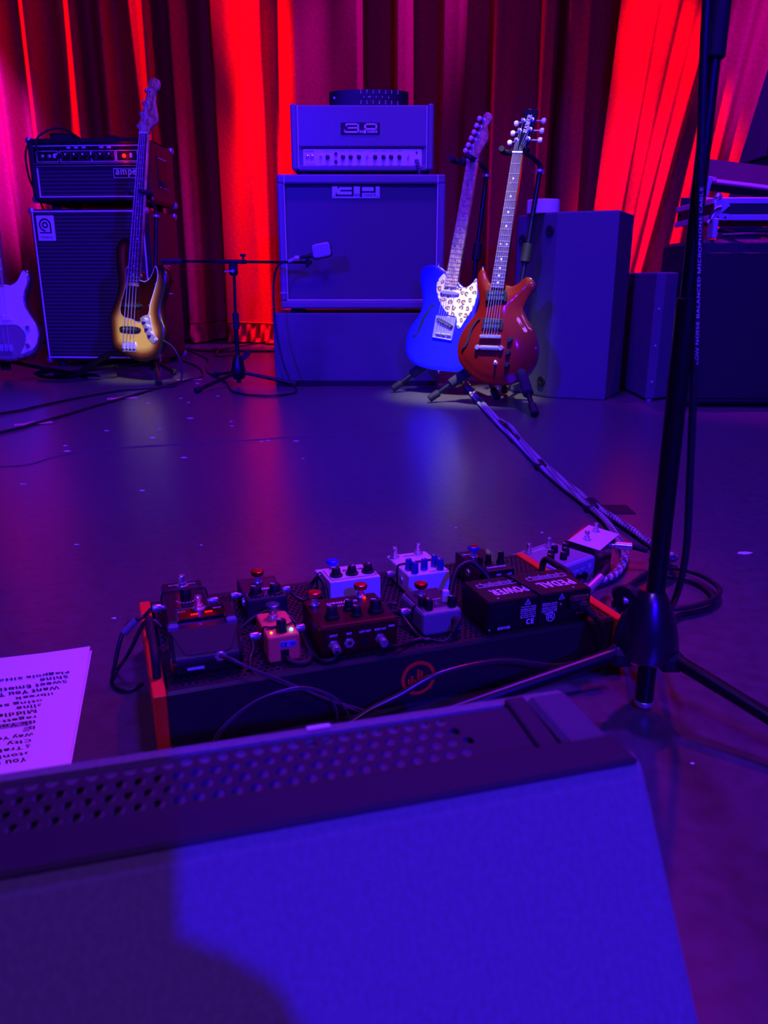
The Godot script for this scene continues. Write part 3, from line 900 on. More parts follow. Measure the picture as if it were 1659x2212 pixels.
func tuner(o: Node3D, post: Vector2, btn: Vector2, z: float, back: float, button: Material) -> void:
	var t := obj("tuner", lathe(st(), [Vector2(0.0075, z), Vector2(0.0075, z + 0.002), Vector2(0.004, z + 0.003), Vector2(0.0035, z + 0.011), Vector2(0.0045, z + 0.013), Vector2(0, z + 0.0135)], 14, Transform3D(FWD, v3(post, 0))), M.chrome, o)
	var d := (btn - post).normalized()
	obj("shaft", rod(st(), v3(post, back), v3(btn - d * 0.004, back), 0.0025, 8), M.chrome, t)
	var x := Transform3D(Basis(v3(d, 0), v3(Vector2(-d.y, d.x), 0), V(0, 0, 1)), v3(btn, back))
	obj("button", lathe(st(), [Vector2(0, -0.008), Vector2(0.004, -0.0075), Vector2(0.0085, -0.004), Vector2(0.0095, 0.002), Vector2(0.007, 0.007), Vector2(0, 0.0085)], 14, x * Transform3D(Basis(Vector3(0, 1, 0), Vector3(1, 0, 0), Vector3(0, 0, -0.55)), Vector3.ZERO)), button, t)

func plate_screws(o: Node3D, poly: Array, every: int, z: float) -> void:
	var q := inset(ccw(poly), 0.005)
	for i in range(0, q.size(), every):
		obj("screw", lathe(st(), [Vector2(0, 0), Vector2(0.002, 0), Vector2(0.0015, 0.001), Vector2(0, 0.0012)], 8, Transform3D(FWD, v3(q[i], z))), M.chrome, o)

func leopard() -> ImageTexture:
	var im := Image.create(256, 256, false, Image.FORMAT_RGB8)
	im.fill(Color(0.96, 0.93, 0.78))
	var rng := RandomNumberGenerator.new()
	rng.seed = 11
	for gy in 9:
		for gx in 9:
			var c := Vector2((gx + 0.5 + rng.randf_range(-0.22, 0.22) + 0.5 * (gy % 2)) * 28.4, (gy + 0.5 + rng.randf_range(-0.22, 0.22)) * 28.4)
			var rx := rng.randf_range(6.5, 9.5)
			var ry := rng.randf_range(6.5, 9.5)
			var gap := rng.randf() * TAU
			for y in range(-14, 15):
				for x in range(-14, 15):
					var e := sqrt(pow(x / rx, 2) + pow(y / ry, 2)) + 0.12 * sin(3.0 * atan2(y, x) + gap)
					var q := Vector2i(posmod(int(c.x) + x, 256), posmod(int(c.y) + y, 256))
					if e < 0.7: im.set_pixel(q.x, q.y, Color(0.88, 0.66, 0.36))
					elif e < 1.12 and absf(angle_difference(atan2(y, x), gap)) > 0.45: im.set_pixel(q.x, q.y, Color(0.07, 0.06, 0.06))
	return ImageTexture.create_from_image(im)

func make_guitars() -> void:
	var rosewood := gloss(mk(Color(0.3, 0.2, 0.15), 0.45), 0.4, 0.25)
	var maple := gloss(tri_map(mk(Color(0.86, 0.7, 0.47), 0.4), 9.0, noise_tex(0.03, 128, FastNoiseLite.TYPE_SIMPLEX_SMOOTH, ramp([Color(0.72, 0.7, 0.66), Color(1, 1, 1)], [0.2, 0.7]))), 0.6, 0.2)
	var lacquer_black := gloss(mk(Color(0.03, 0.03, 0.035), 0.3))
	var tort := gloss(tri_map(mk(Color(0.75, 0.3, 0.2), 0.35), 10.0, noise_tex(0.035, 256, FastNoiseLite.TYPE_CELLULAR, ramp([Color(0.08, 0.03, 0.02), Color(0.3, 0.1, 0.05), Color(0.16, 0.05, 0.03)], [0.1, 0.5, 0.9]), 3)), 1.0, 0.1)

	# --- sunburst bass
	var burst := mk(Color.WHITE, 0.3)
	burst.vertex_color_use_as_albedo = true
	gloss(burst, 1.0, 0.06)
	var b := thing("bass_guitar", "sunburst electric bass with tortoiseshell pickguard leaning in a stand before the bass cabinet", "bass guitar", lean(V(-1.068, 0.096, -3.42), -25, 9))
	var out := smooth_loop(mm([-59, 442, -61, 498, -103, 516, -137, 489, -144, 443, -138, 391, -127, 329, -139, 266, -160, 219, -177, 182, -172, 139, -161, 76, -142, 44, -92, 19, -36, 3, 12, -5, 67, 5, 106, 32, 128, 85, 133, 136, 115, 177, 108, 217, 116, 258, 131, 304, 137, 349, 129, 384, 105, 401, 79, 397, 73, 377, 60, 354, 37, 339, 4, 347, -4, 372, -52, 402]), 3)
	var burst_col := func(d: float, _p: Vector2) -> Color:
		var c0 := Color(0.012, 0.008, 0.006)
		var c1 := Color(0.16, 0.035, 0.01)
		var c2 := Color(0.6, 0.42, 0.06)
		if d < 0.012: return c0
		if d < 0.03: return c0.lerp(c1, (d - 0.012) / 0.018)
		return c1.lerp(c2, clampf((d - 0.03) / 0.028, 0.0, 1.0))
	obj("body", carved(st(), out, -0.04, func(d): return -0.006 * pow(1.0 - minf(d / 0.012, 1.0), 2.0), burst_col, 0.009), burst, b)
	var guard := smooth_loop(mm([-72, 393, -79, 370, -75, 329, -91, 277, -107, 230, -106, 199, -82, 181, -40, 174, 1, 161, 48, 196, 54, 232, 69, 273, 85, 319, 94, 354, 86, 390, 77, 392, 70, 372, 54, 346, 28, 331, 1, 335, -58, 350]), 2)
	var pgd := obj("pickguard", prism(st(), guard, 0.0002, 0.0028, 0.0006, 1), tort, b)
	obj("white_edge", prism(st(), inset(ccw(guard), -0.0022), 0.0001, 0.0016, 0.0004, 1), M.piping, pgd)
	plate_screws(pgd, guard, 4, 0.0028)
	var cpl := obj("control_plate", prism(st(), smooth_loop(mm([4, 177, 51, 193, 64, 165, 79, 114, 103, 92, 82, 73, 51, 93, 29, 134]), 3), 0.0002, 0.0032, 0.0006, 1), M.nickel, b)
	for q in [[32, 172], [46, 144], [64, 116]]:
		obj("knob", lathe(st(), [Vector2(0, 0), Vector2(0.0095, 0), Vector2(0.0095, 0.012), Vector2(0.008, 0.015), Vector2(0, 0.0155)], 18, Transform3D(FWD, V(q[0] * 0.001, q[1] * 0.001, 0.003))), M.chrome, cpl)
	obj("output_jack", lathe(st(), [Vector2(0, 0), Vector2(0.0085, 0), Vector2(0.0085, 0.003), Vector2(0.005, 0.005), Vector2(0.004, 0.001), Vector2(0, 0.001)], 14, Transform3D(FWD, V(0.092, 0.09, 0.003))), M.chrome, cpl)
	var br := obj("bridge", prism(st(), mm([-95, 75, -16, 75, -14, 33, -92, 33]), 0.0, 0.003, 0.0008, 1), M.chrome, b)
	for k in 4: obj("saddle", rod(st(), V(-0.084 + 0.02 * k, 0.046, 0.006), V(-0.084 + 0.02 * k, 0.072, 0.008), 0.0055, 10), M.chrome, br)
	var pu := obj("pickup", prism(st(), smooth_loop(mm([-97, 141, -1, 139, -2, 119, -97, 121]), 3), 0.0, 0.009, 0.002, 2), M.black, b)
	for k in 8: obj("pole_piece", lathe(st(), [Vector2(0.0022, 0), Vector2(0.002, 0.001), Vector2(0, 0.001)], 8, Transform3D(FWD, V(-0.086 + 0.0105 * k, 0.1305, 0.009))), M.chrome, pu)
	var pu2 := obj("pickup", prism(st(), smooth_loop(mm([-84, 240, 6, 238, 5, 220, -84, 222]), 3), 0.0028, 0.009, 0.002, 2), M.black, b)
	for k in 8: obj("pole_piece", lathe(st(), [Vector2(0.0022, 0), Vector2(0.002, 0.001), Vector2(0, 0.001)], 8, Transform3D(FWD, V(-0.074 + 0.0105 * k, 0.23, 0.009))), M.chrome, pu2)
	make_neck(b, Vector2(-0.068, 0.332), Vector2(-0.003, 0.328), Vector2(-0.016, 0.932), Vector2(0.026, 0.928), Vector2(-0.055, 0.06), 20, rosewood, maple, [3, 5, 7, 9, 12, 15, 17, 19], M.piping, 0.009)
	var hd := obj("headstock", prism(st(), smooth_loop(mm([-14, 931, -21, 945, -30, 962, -19, 995, -4, 1042, 11, 1089, 15, 1117, 26, 1140, 45, 1146, 64, 1141, 76, 1125, 72, 1102, 58, 1089, 54, 1056, 64, 1013, 69, 974, 47, 959, 31, 948, 24, 930]), 3), -0.014, -0.001, 0.002, 2), maple, b)
	lettering(hd, "Jazz Bass", M.ink, Transform3D(Basis(Vector3.BACK, deg_to_rad(80)), V(0.043, 1.05, -0.0009)), 0.06, 0.012, "Droid Serif")
	var posts := mm([-12, 962, 3, 1010, 18, 1051, 30, 1099])
	for q in posts: tuner(b, q, q + Vector2(-0.036, 0.009), -0.001, -0.02, M.chrome)
	obj("string_guide", lathe(st(), [Vector2(0, 0), Vector2(0.005, 0), Vector2(0.005, 0.003), Vector2(0, 0.005)], 12, Transform3D(FWD, V(0.024, 0.988, -0.001))), M.chrome, b)
	make_strings(b, Vector2(-0.054, 0.06), 0.04, Vector2(-0.016, 0.932), Vector2(0.026, 0.928), posts, 0.0012, 0.013, 0.0125, Vector2(1, 0))
	obj("strap_button", lathe(st(), [Vector2(0, 0), Vector2(0.007, 0), Vector2(0.004, 0.004), Vector2(0.004, 0.008), Vector2(0.007, 0.012), Vector2(0, 0.012)], 12, Transform3D(Basis(Vector3(1, 0, 0), Vector3(0, -1, 0), Vector3(0, 0, -1)), V(-0.09, 0.019, -0.02))), M.chrome, b)

	# --- pale bass at the edge
	var p := thing("bass_guitar", "pale bass with white pickguard and dark red edge at the far left of the stage", "bass guitar", lean(V(-1.69, 0.085, -3.45), 0, 9))
	var pale := gloss(mk(Color(0.55, 0.5, 0.55), 0.3), 1.0, 0.06)
	pale.vertex_color_use_as_albedo = true
	var pout := smooth_loop(mm([42, 340, 65, 332, 93, 350, 111, 387, 128, 398, 146, 384, 154, 350, 141, 309, 127, 262, 143, 210, 172, 163, 181, 110, 169, 58, 137, 26, 82, 7, 0, 0, -60, 8, -110, 40, -135, 95, -125, 160, -98, 210, -88, 270, -108, 330, -122, 400, -106, 450, -80, 470, -56, 440, -50, 380, -22, 348, 5, 342]), 3)
	obj("body", carved(st(), pout, -0.04, func(d): return -0.006 * pow(1.0 - minf(d / 0.012, 1.0), 2.0), func(d, _q): return Color(0.3, 0.012, 0.01) if d < 0.009 else Color(0.95, 0.95, 0.95), 0.009), pale, p)
	var pg := smooth_loop(mm([41, 331, 70, 327, 101, 348, 119, 381, 130, 389, 139, 371, 141, 340, 124, 299, 119, 257, 130, 221, 157, 179, 171, 147, 174, 110, 164, 74, 144, 52, 100, 34, 98, 42, 116, 74, 121, 116, 101, 147, 75, 160, 11, 158, -50, 160, -70, 220, -60, 290, -40, 330]), 2)
	var ppg := obj("pickguard", prism(st(), pg, 0.0002, 0.0026, 0.0006, 1), M.white, p)
	plate_screws(ppg, pg, 4, 0.0026)
	obj("pickup", bx(st(), V(0.045, 0.188, 0.005), V(0.042, 0.024, 0.008), 0.002), M.white, p)
	obj("pickup", bx(st(), V(0.0, 0.205, 0.005), V(0.042, 0.024, 0.008), 0.002), M.white, p)
	for q in [[0.136, 0.147], [0.132, 0.071]]: obj("knob", lathe(st(), [Vector2(0, 0), Vector2(0.011, 0), Vector2(0.0105, 0.01), Vector2(0.008, 0.014), Vector2(0, 0.0145)], 16, Transform3D(FWD, V(q[0], q[1], 0.0026))), M.chrome, ppg)
	var pbr := obj("bridge", bx(st(), V(0.022, 0.057, 0.0015), V(0.08, 0.053, 0.003), 0.001), M.chrome, p)
	for k in 4: obj("saddle", rod(st(), V(-0.008 + 0.02 * k, 0.045, 0.007), V(-0.008 + 0.02 * k, 0.075, 0.009), 0.006, 10), M.chrome, pbr)
	make_neck(p, Vector2(-0.022, 0.336), Vector2(0.042, 0.336), Vector2(-0.022, 0.93), Vector2(0.02, 0.93), Vector2(0.022, 0.06), 20, maple, maple, [3, 5, 7, 9, 12, 15, 17, 19], M.ink, 0.009)
	var pposts := mm([-20, 965, -12, 1010, -4, 1055, 4, 1100])
	obj("headstock", prism(st(), smooth_loop(mm([-20, 932, -36, 960, -26, 1040, -14, 1130, 10, 1146, 40, 1130, 34, 1090, 44, 1000, 36, 955, 18, 932]), 3), -0.014, -0.001, 0.002, 2), maple, p)
	for q in pposts: tuner(p, q, q + Vector2(-0.036, 0.006), -0.001, -0.02, M.chrome)
	make_strings(p, Vector2(0.022, 0.06), 0.04, Vector2(-0.022, 0.93), Vector2(0.02, 0.93), pposts, 0.0012, 0.014, 0.0125, Vector2(1, 0))
	obj("strap_button", lathe(st(), [Vector2(0, 0), Vector2(0.007, 0), Vector2(0.004, 0.004), Vector2(0.004, 0.008), Vector2(0.007, 0.012), Vector2(0, 0.012)], 12, Transform3D(Basis(Vector3(1, 0, 0), Vector3(0, -1, 0), Vector3(0, 0, -1)), V(0.14, 0.022, -0.02))), M.black, p)

	# --- blue guitar
	var blue := gloss(tri_map(mk(Color(0.10, 0.10, 0.95), 0.35), 8.0, noise_tex(0.05, 256, FastNoiseLite.TYPE_SIMPLEX_SMOOTH, ramp([Color(0.85, 0.85, 0.95), Color(1, 1, 1), Color(1, 1, 1)], [0.0, 0.4, 1.0]), 5)), 1.0, 0.07)
	var t := thing("electric_guitar", "blue electric guitar with leopard-print pickguard and maple neck on a stand", "guitar", lean(V(0.259, 0.093, -3.0), -25, 11))
	var tout := smooth_loop(mm([-56, 376, -65, 380, -90, 395, -113, 400, -140, 397, -158, 385, -162, 355, -154, 313, -145, 275, -145, 241, -160, 203, -185, 168, -200, 124, -199, 77, -183, 43, -157, 22, -113, 9, -57, 3, -2, 0, 25, 2, 68, 24, 91, 66, 95, 108, 87, 149, 74, 190, 74, 232, 81, 273, 79, 314, 63, 351, 55, 334, 39, 320, 22, 317, 3, 326, -7, 338]), 3)
	obj("body", carved(st(), tout, -0.04, func(d): return -0.004 * pow(1.0 - minf(d / 0.008, 1.0), 2.0)), blue, t)
	var leo := gloss(mk(Color.WHITE, 0.4), 0.6, 0.15)
	leo = tri_map(leo, 4.4, leopard())
	var tg := smooth_loop(mm([-55, 367, -81, 351, -91, 326, -87, 296, -73, 263, -51, 234, -36, 217, -22, 210, 1, 206, 4, 176, 17, 161, 34, 190, 61, 232, 74, 281, 71, 326, 64, 346, 53, 332, 35, 318, 13, 314, -4, 318]), 3)
	var tpg := obj("pickguard", prism(st(), tg, 0.0002, 0.0026, 0.0006, 1), leo, t)
	plate_screws(tpg, tg, 7, 0.0026)
	obj("neck_pickup", prism(st(), smooth_loop(mm([-66, 304, -2, 300, -1, 286, -65, 290]), 3), 0.002, 0.009, 0.003, 2), M.nickel, t)
	var tb := obj("bridge_plate", prism(st(), mm([-79, 210, -1, 204, -11, 119, -87, 128]), 0.0, 0.002, 0.0005, 1), M.nickel, t)
	for e in [[-79, 210, -87, 128], [-1, 204, -11, 119], [-87, 128, -11, 119]]:
		obj("plate_lip", rod(st(), V(e[0] * 0.001, e[1] * 0.001, 0.004), V(e[2] * 0.001, e[3] * 0.001, 0.004), 0.0028, 8), M.nickel, tb)
	var tp := obj("bridge_pickup", prism(st(), smooth_loop(mm([-76, 197, -66, 200, -14, 176, -10, 166, -20, 162, -72, 186]), 4), 0.002, 0.007, 0.0015, 2), M.ink, t)
	for k in 6: obj("pole_piece", lathe(st(), [Vector2(0.0028, 0), Vector2(0.0025, 0.001), Vector2(0, 0.001)], 8, Transform3D(FWD, V(-0.066 + 0.0092 * k, 0.1915 - 0.0042 * k, 0.007))), M.chrome, tp)
	for k in 3: obj("saddle", rod(st(), V(-0.076 + 0.022 * k, 0.1415 - 0.002 * k, 0.008), V(-0.057 + 0.022 * k, 0.14 - 0.002 * k, 0.008), 0.004, 10), M.nickel, tb)
	var fh := smooth([V(-0.106, 0.25, 0), V(-0.115, 0.229, 0), V(-0.132, 0.203, 0), V(-0.141, 0.177, 0), V(-0.15, 0.152, 0), V(-0.164, 0.125, 0)], 3)
	var fp := []
	for k in fh.size():
		var w := 0.0025 + 0.0035 * sin(PI * k / (fh.size() - 1))
		fp.append(Vector2(fh[k].x - w, fh[k].y))
	for k in range(fh.size() - 1, -1, -1):
		var w := 0.0025 + 0.0035 * sin(PI * k / (fh.size() - 1))
		fp.append(Vector2(fh[k].x + w, fh[k].y))
	var fo := prism(st(), fp, -0.0005, 0.0004)
	for q in [[-0.101, 0.247], [-0.168, 0.129]]: lathe(fo, [Vector2(0.0065, -0.0005), Vector2(0.0065, 0.0004), Vector2(0, 0.0004)], 12, Transform3D(FWD, V(q[0], q[1], 0)))
	obj("f_hole", fo, M.ink, t)
	make_neck(t, Vector2(-0.055, 0.318), Vector2(-0.007, 0.311), Vector2(-0.012, 0.776), Vector2(0.030, 0.772), Vector2(-0.05, 0.14), 22, maple, maple, [3, 5, 7, 9, 12, 15, 17, 19, 21], M.ink)
	obj("headstock", prism(st(), smooth_loop(mm([-11, 776, -15, 793, -10, 805, -4, 819, 9, 850, 21, 881, 34, 912, 33, 933, 42, 945, 53, 945, 66, 934, 68, 918, 59, 905, 53, 895, 59, 868, 58, 847, 46, 826, 36, 809, 30, 792, 29, 773]), 3), -0.014, -0.001, 0.002, 2), maple, t)
	var tposts := mm([-7, 808, 2, 828, 11, 851, 20, 872, 28, 895, 37, 919])
	for q in tposts: tuner(t, q, q + Vector2(-0.02, 0.01), -0.001, -0.01, M.white)
	obj("string_guide", lathe(st(), [Vector2(0, 0), Vector2(0.004, 0), Vector2(0.004, 0.004), Vector2(0, 0.005)], 10, Transform3D(FWD, V(0.026, 0.848, -0.001))), M.chrome, t)
	make_strings(t, Vector2(-0.05, 0.14), 0.03, Vector2(-0.012, 0.776), Vector2(0.030, 0.772), tposts, 0.0007, 0.0115, 0.0095, Vector2(1, -0.08))
	for q in [[V(-0.098, 0.397, -0.02), V(0, 1, 0)], [V(-0.06, 0.003, -0.02), V(0, -1, 0)]]:
		obj("strap_button", lathe(st(), [Vector2(0, 0), Vector2(0.006, 0), Vector2(0.003, 0.004), Vector2(0.003, 0.008), Vector2(0.006, 0.012), Vector2(0, 0.012)], 12, along(q[0], q[0] + q[1])), M.chrome, t)

	# --- red guitar
	var red := gloss(mk(Color(0.42, 0.04, 0.02), 0.5, 0.0, 0.25), 1.0, 0.04)
	var h := thing("electric_guitar", "glossy dark red double-cutaway guitar with black headstock on a stand", "guitar", lean(V(0.39, 0.08, -2.7), -25, 11))
	var hout := smooth_loop(mm([-53, 345, -64, 350, -75, 367, -86, 390, -96, 397, -105, 386, -109, 367, -107, 341, -98, 310, -93, 280, -100, 249, -122, 218, -143, 187, -156, 152, -159, 117, -149, 78, -121, 48, -81, 19, -39, 4, 2, 0, 41, 4, 79, 20, 107, 48, 125, 86, 128, 127, 120, 164, 103, 201, 76, 234, 64, 260, 68, 282, 83, 315, 95, 334, 94, 352, 82, 365, 66, 369, 52, 360, 34, 345, 15, 338, -3, 342]), 3)
	obj("body", carved(st(), hout, -0.048, func(d): return -0.014 + 0.014 * (1.0 - exp(-d / 0.022)) + 0.003 * smoothstep(0.03, 0.08, d) - 0.002 * exp(-pow((d - 0.018) / 0.008, 2.0)), null, 0.008), red, h)
	for q in [[[-67, 322, 7, 320, 9, 283, -65, 286]], [[-71, 227, 3, 225, 5, 187, -70, 191]]]:
		var a = mm(q[0])
		var ring := obj("pickup", prism(st(), a, -0.002, 0.007, 0.0015, 2), M.ink, h)
		var c: Vector2 = (a[0] + a[1] + a[2] + a[3]) / 4.0
		for e in [-1, 1]:
			obj("bobbin", bx(st(), V(c.x, c.y + e * 0.0085, 0.0085), V(0.06, 0.0155, 0.004), 0.0015), M.black, ring)
			for k in 6: obj("pole_piece", lathe(st(), [Vector2(0.0022, 0), Vector2(0.002, 0.0008), Vector2(0, 0.001)], 8, Transform3D(FWD, V(c.x - 0.0235 + 0.0094 * k, c.y + e * 0.0085, 0.0105))), M.chrome, ring)
	var hb := obj("bridge", bx(st(), V(-0.035, 0.164, 0.011), V(0.078, 0.011, 0.009), 0.003), M.chrome, h)
	for k in 6: obj("saddle", bx(st(), V(-0.058 + 0.0092 * k, 0.164, 0.0165), V(0.006, 0.012, 0.004), 0.001), M.chrome, hb)
	var tl := obj("tailpiece", bx(st(), V(-0.035, 0.126, 0.011), V(0.072, 0.015, 0.011), 0.005), M.chrome, h)
	for x in [-0.078, 0.007]: obj("stud", cyl(st(), 0.0085, 0.0, 0.016, 14, Transform3D(FWD, V(x, 0.126, 0.0))), M.chrome, tl)
	for q in [[35, 155], [33, 112], [33, 70]]: obj("knob", knob_shape(st(), 0.009, 0.014, Transform3D(FWD, V(q[0] * 0.001, q[1] * 0.001, 0.001)), 1.1), M.ink, h)
	obj("toggle_switch", rod(cyl(st(), 0.006, 0.0, 0.004, 12, Transform3D(FWD, V(-0.009, 0.075, 0.002))), V(-0.009, 0.075, 0.004), V(-0.006, 0.08, 0.02), 0.0042, 10), M.white, h)
	var hf := smooth([V(-0.087, 0.223, 0), V(-0.1, 0.207, 0), V(-0.112, 0.184, 0), V(-0.117, 0.153, 0), V(-0.127, 0.13, 0), V(-0.137, 0.122, 0)], 3)
	var hp := []
	for k in hf.size(): hp.append(Vector2(hf[k].x - 0.0015 - 0.003 * sin(PI * k / (hf.size() - 1)), hf[k].y))
	for k in range(hf.size() - 1, -1, -1): hp.append(Vector2(hf[k].x + 0.0015 + 0.003 * sin(PI * k / (hf.size() - 1)), hf[k].y))
	var hfo := prism(st(), hp, -0.012, 0.0018)
	for q in [[-0.085, 0.224], [-0.136, 0.122]]: lathe(hfo, [Vector2(0.004, -0.012), Vector2(0.004, 0.0005), Vector2(0, 0.0005)], 10, Transform3D(FWD, V(q[0], q[1], 0)))
	obj("f_hole", hfo, M.ink, h)
	make_neck(h, Vector2(-0.051, 0.33), Vector2(-0.003, 0.325), Vector2(-0.02, 0.771), Vector2(0.016, 0.768), Vector2(-0.035, 0.16), 22, rosewood, red, [3, 5, 7, 9, 12, 15, 17, 19, 21], M.piping, 0.011)
	var hh := obj("headstock", prism(st(), smooth_loop(mm([-20, 772, -20, 797, -9, 828, -2, 856, 6, 881, 4, 901, 16, 914, 34, 908, 52, 911, 51, 890, 46, 869, 43, 853, 39, 825, 28, 796, 15, 769]), 3), -0.014, 0.002, 0.002, 2), lacquer_black, h)
	lettering(hh, "HAMER", M.print_white, Transform3D(Basis(Vector3.BACK, deg_to_rad(78)), V(0.021, 0.864, 0.0023)), 0.058, 0.014, "Droid Serif", true)
	var hposts := mm([-11, 814, -3, 844, 6, 875, 35, 876, 32, 845, 29, 815])
	for k in 6: tuner(h, hposts[k], hposts[k] + Vector2(-0.026 if k < 3 else 0.037, -0.003), 0.002, -0.008, M.white)
	make_strings(h, Vector2(-0.035, 0.16), 0.029, Vector2(-0.02, 0.771), Vector2(0.016, 0.768), hposts, 0.0007, 0.017, 0.0135, Vector2(1, -0.06))
	for q in [[V(-0.096, 0.395, -0.025), V(0, 1, 0)], [V(0.0, 0.0, -0.025), V(0, -1, 0)]]:
		obj("strap_button", lathe(st(), [Vector2(0, 0), Vector2(0.006, 0), Vector2(0.003, 0.004), Vector2(0.003, 0.008), Vector2(0.006, 0.012), Vector2(0, 0.012)], 12, along(q[0], q[0] + q[1])), M.chrome, h)

# ---------- stands ----------
func guitar_stand(label: String, hub: Vector3, top: Vector3, yoke: Vector3, feet: Array, clutch: float, padded := true, side := V(1, 0, 0.2)) -> void:
	var o := thing("guitar_stand", label, "guitar stand", at(hub))
	var t := top - hub
	obj("upright", rod(st(), Vector3.ZERO, t, 0.009, 14), M.black_metal, o)
	obj("clutch", rod(st(), t * (clutch - 0.05), t * (clutch + 0.05), 0.018, 16), M.rubber, o)
	obj("hub", rod(st(), t * -0.02, t * 0.1, 0.022, 16), M.rubber, o)
	obj("collar", rod(st(), t * 0.96, t * 0.975, 0.017, 12), M.nickel, o)
	var y := yoke - hub
	var head := obj("neck_cradle", tube(st(), smooth([t, t.lerp(y, 0.4) + V(0, 0.012, 0), t.lerp(y, 0.75)]), 0.008, 10), M.rubber, o)
	obj("cradle_block", bx(st(), t.lerp(y, 0.78), V(0.06, 0.035, 0.03), 0.012), M.rubber, head)
	var sd := side.normalized()
	var fw := V(-sd.z, 0, sd.x)
	for e in [-1, 1]:
		var a: Vector3 = t.lerp(y, 0.8) + sd * e * 0.03
		obj("padded_arm", tube(st(), smooth([a, a + sd * e * 0.012 + fw * 0.03, a + sd * e * 0.004 + fw * 0.075 + V(0, 0.004, 0)]), 0.0095, 10), M.foam, head)
	for k in feet.size():
		var f: Vector3 = feet[k] - hub
		var leg := obj("leg", rod(st(), V(0, 0.03, 0), f + V(0, 0.012, 0), 0.009, 12), M.black_metal, o)
		var d := (f + V(0, 0.012, 0) - V(0, 0.03, 0))
		obj("rubber_foot", rod(st(), V(0, 0.03, 0) + d * 0.88, f + V(0, 0.0135, 0), 0.014, 12), M.rubber, leg)
		if padded and k < 2: obj("foam_sleeve", rod(st(), V(0, 0.03, 0) + d * 0.3, V(0, 0.03, 0) + d * 0.74, 0.0185, 14), M.foam, leg)

func make_stands() -> void:
	guitar_stand("black tripod guitar stand with foam sleeves holding the blue guitar", V(0.33, 0.2, -3.16), V(0.395, 0.833, -3.22), V(0.29, 0.865, -3.16), [V(0.033, 0, -3.094), V(0.418, 0, -2.85), V(0.5, 0, -3.5)], 0.53, true, V(1, 0, 0.45))
	guitar_stand("black tripod guitar stand with foam sleeves holding the dark red guitar", V(0.46, 0.19, -2.86), V(0.55, 0.815, -2.95), V(0.435, 0.86, -2.89), [V(0.165, 0, -2.826), V(0.489, 0, -2.49), V(0.47, 0, -3.03)], 0.53, true, V(1, 0, 0.45))
	guitar_stand("low black tripod stand holding the sunburst bass", V(-1.04, 0.05, -3.55), V(-1.0, 0.72, -3.63), V(-1.03, 0.8, -3.56), [V(-0.943, 0, -3.26), V(-1.52, 0, -3.6), V(-0.985, 0, -3.68)], 0.3, false, V(1, 0, 0.45))
	guitar_stand("black tripod stand holding the pale bass at the left edge", V(-1.72, 0.05, -3.56), V(-1.74, 0.69, -3.64), V(-1.7, 0.76, -3.57), [V(-1.35, 0, -3.55), V(-1.62, 0, -3.8), V(-1.85, 0, -3.3)], 0.3, false, V(1, 0, 0.0))
	# straps
	var s := st()
	var pts := smooth([V(-1.2, 0.115, -3.49), V(-1.3, 0.06, -3.46), V(-1.36, 0.02, -3.44), V(-1.45, 0.008, -3.45), V(-1.56, 0.012, -3.5), V(-1.5, 0.03, -3.53), V(-1.36, 0.014, -3.52), V(-1.28, 0.012, -3.5)], 6)
	s.set_smooth_group(1)
	for k in pts.size() - 1:
		var w0 := V(0.0, 0.02, 0.028)
		quad(s, pts[k] + w0, pts[k] - w0 + V(0, 0.02, 0), pts[k + 1] - w0 + V(0, 0.02, 0), pts[k + 1] + w0)
		quad(s, pts[k] + w0 - V(0, 0.003, 0), pts[k + 1] + w0 - V(0, 0.003, 0), pts[k + 1] - w0 + V(0, 0.017, 0), pts[k] - w0 + V(0, 0.017, 0))
	tag(obj("guitar_strap", s, M.rubber), "black guitar strap hanging from the sunburst bass and trailing on the floor", "strap")

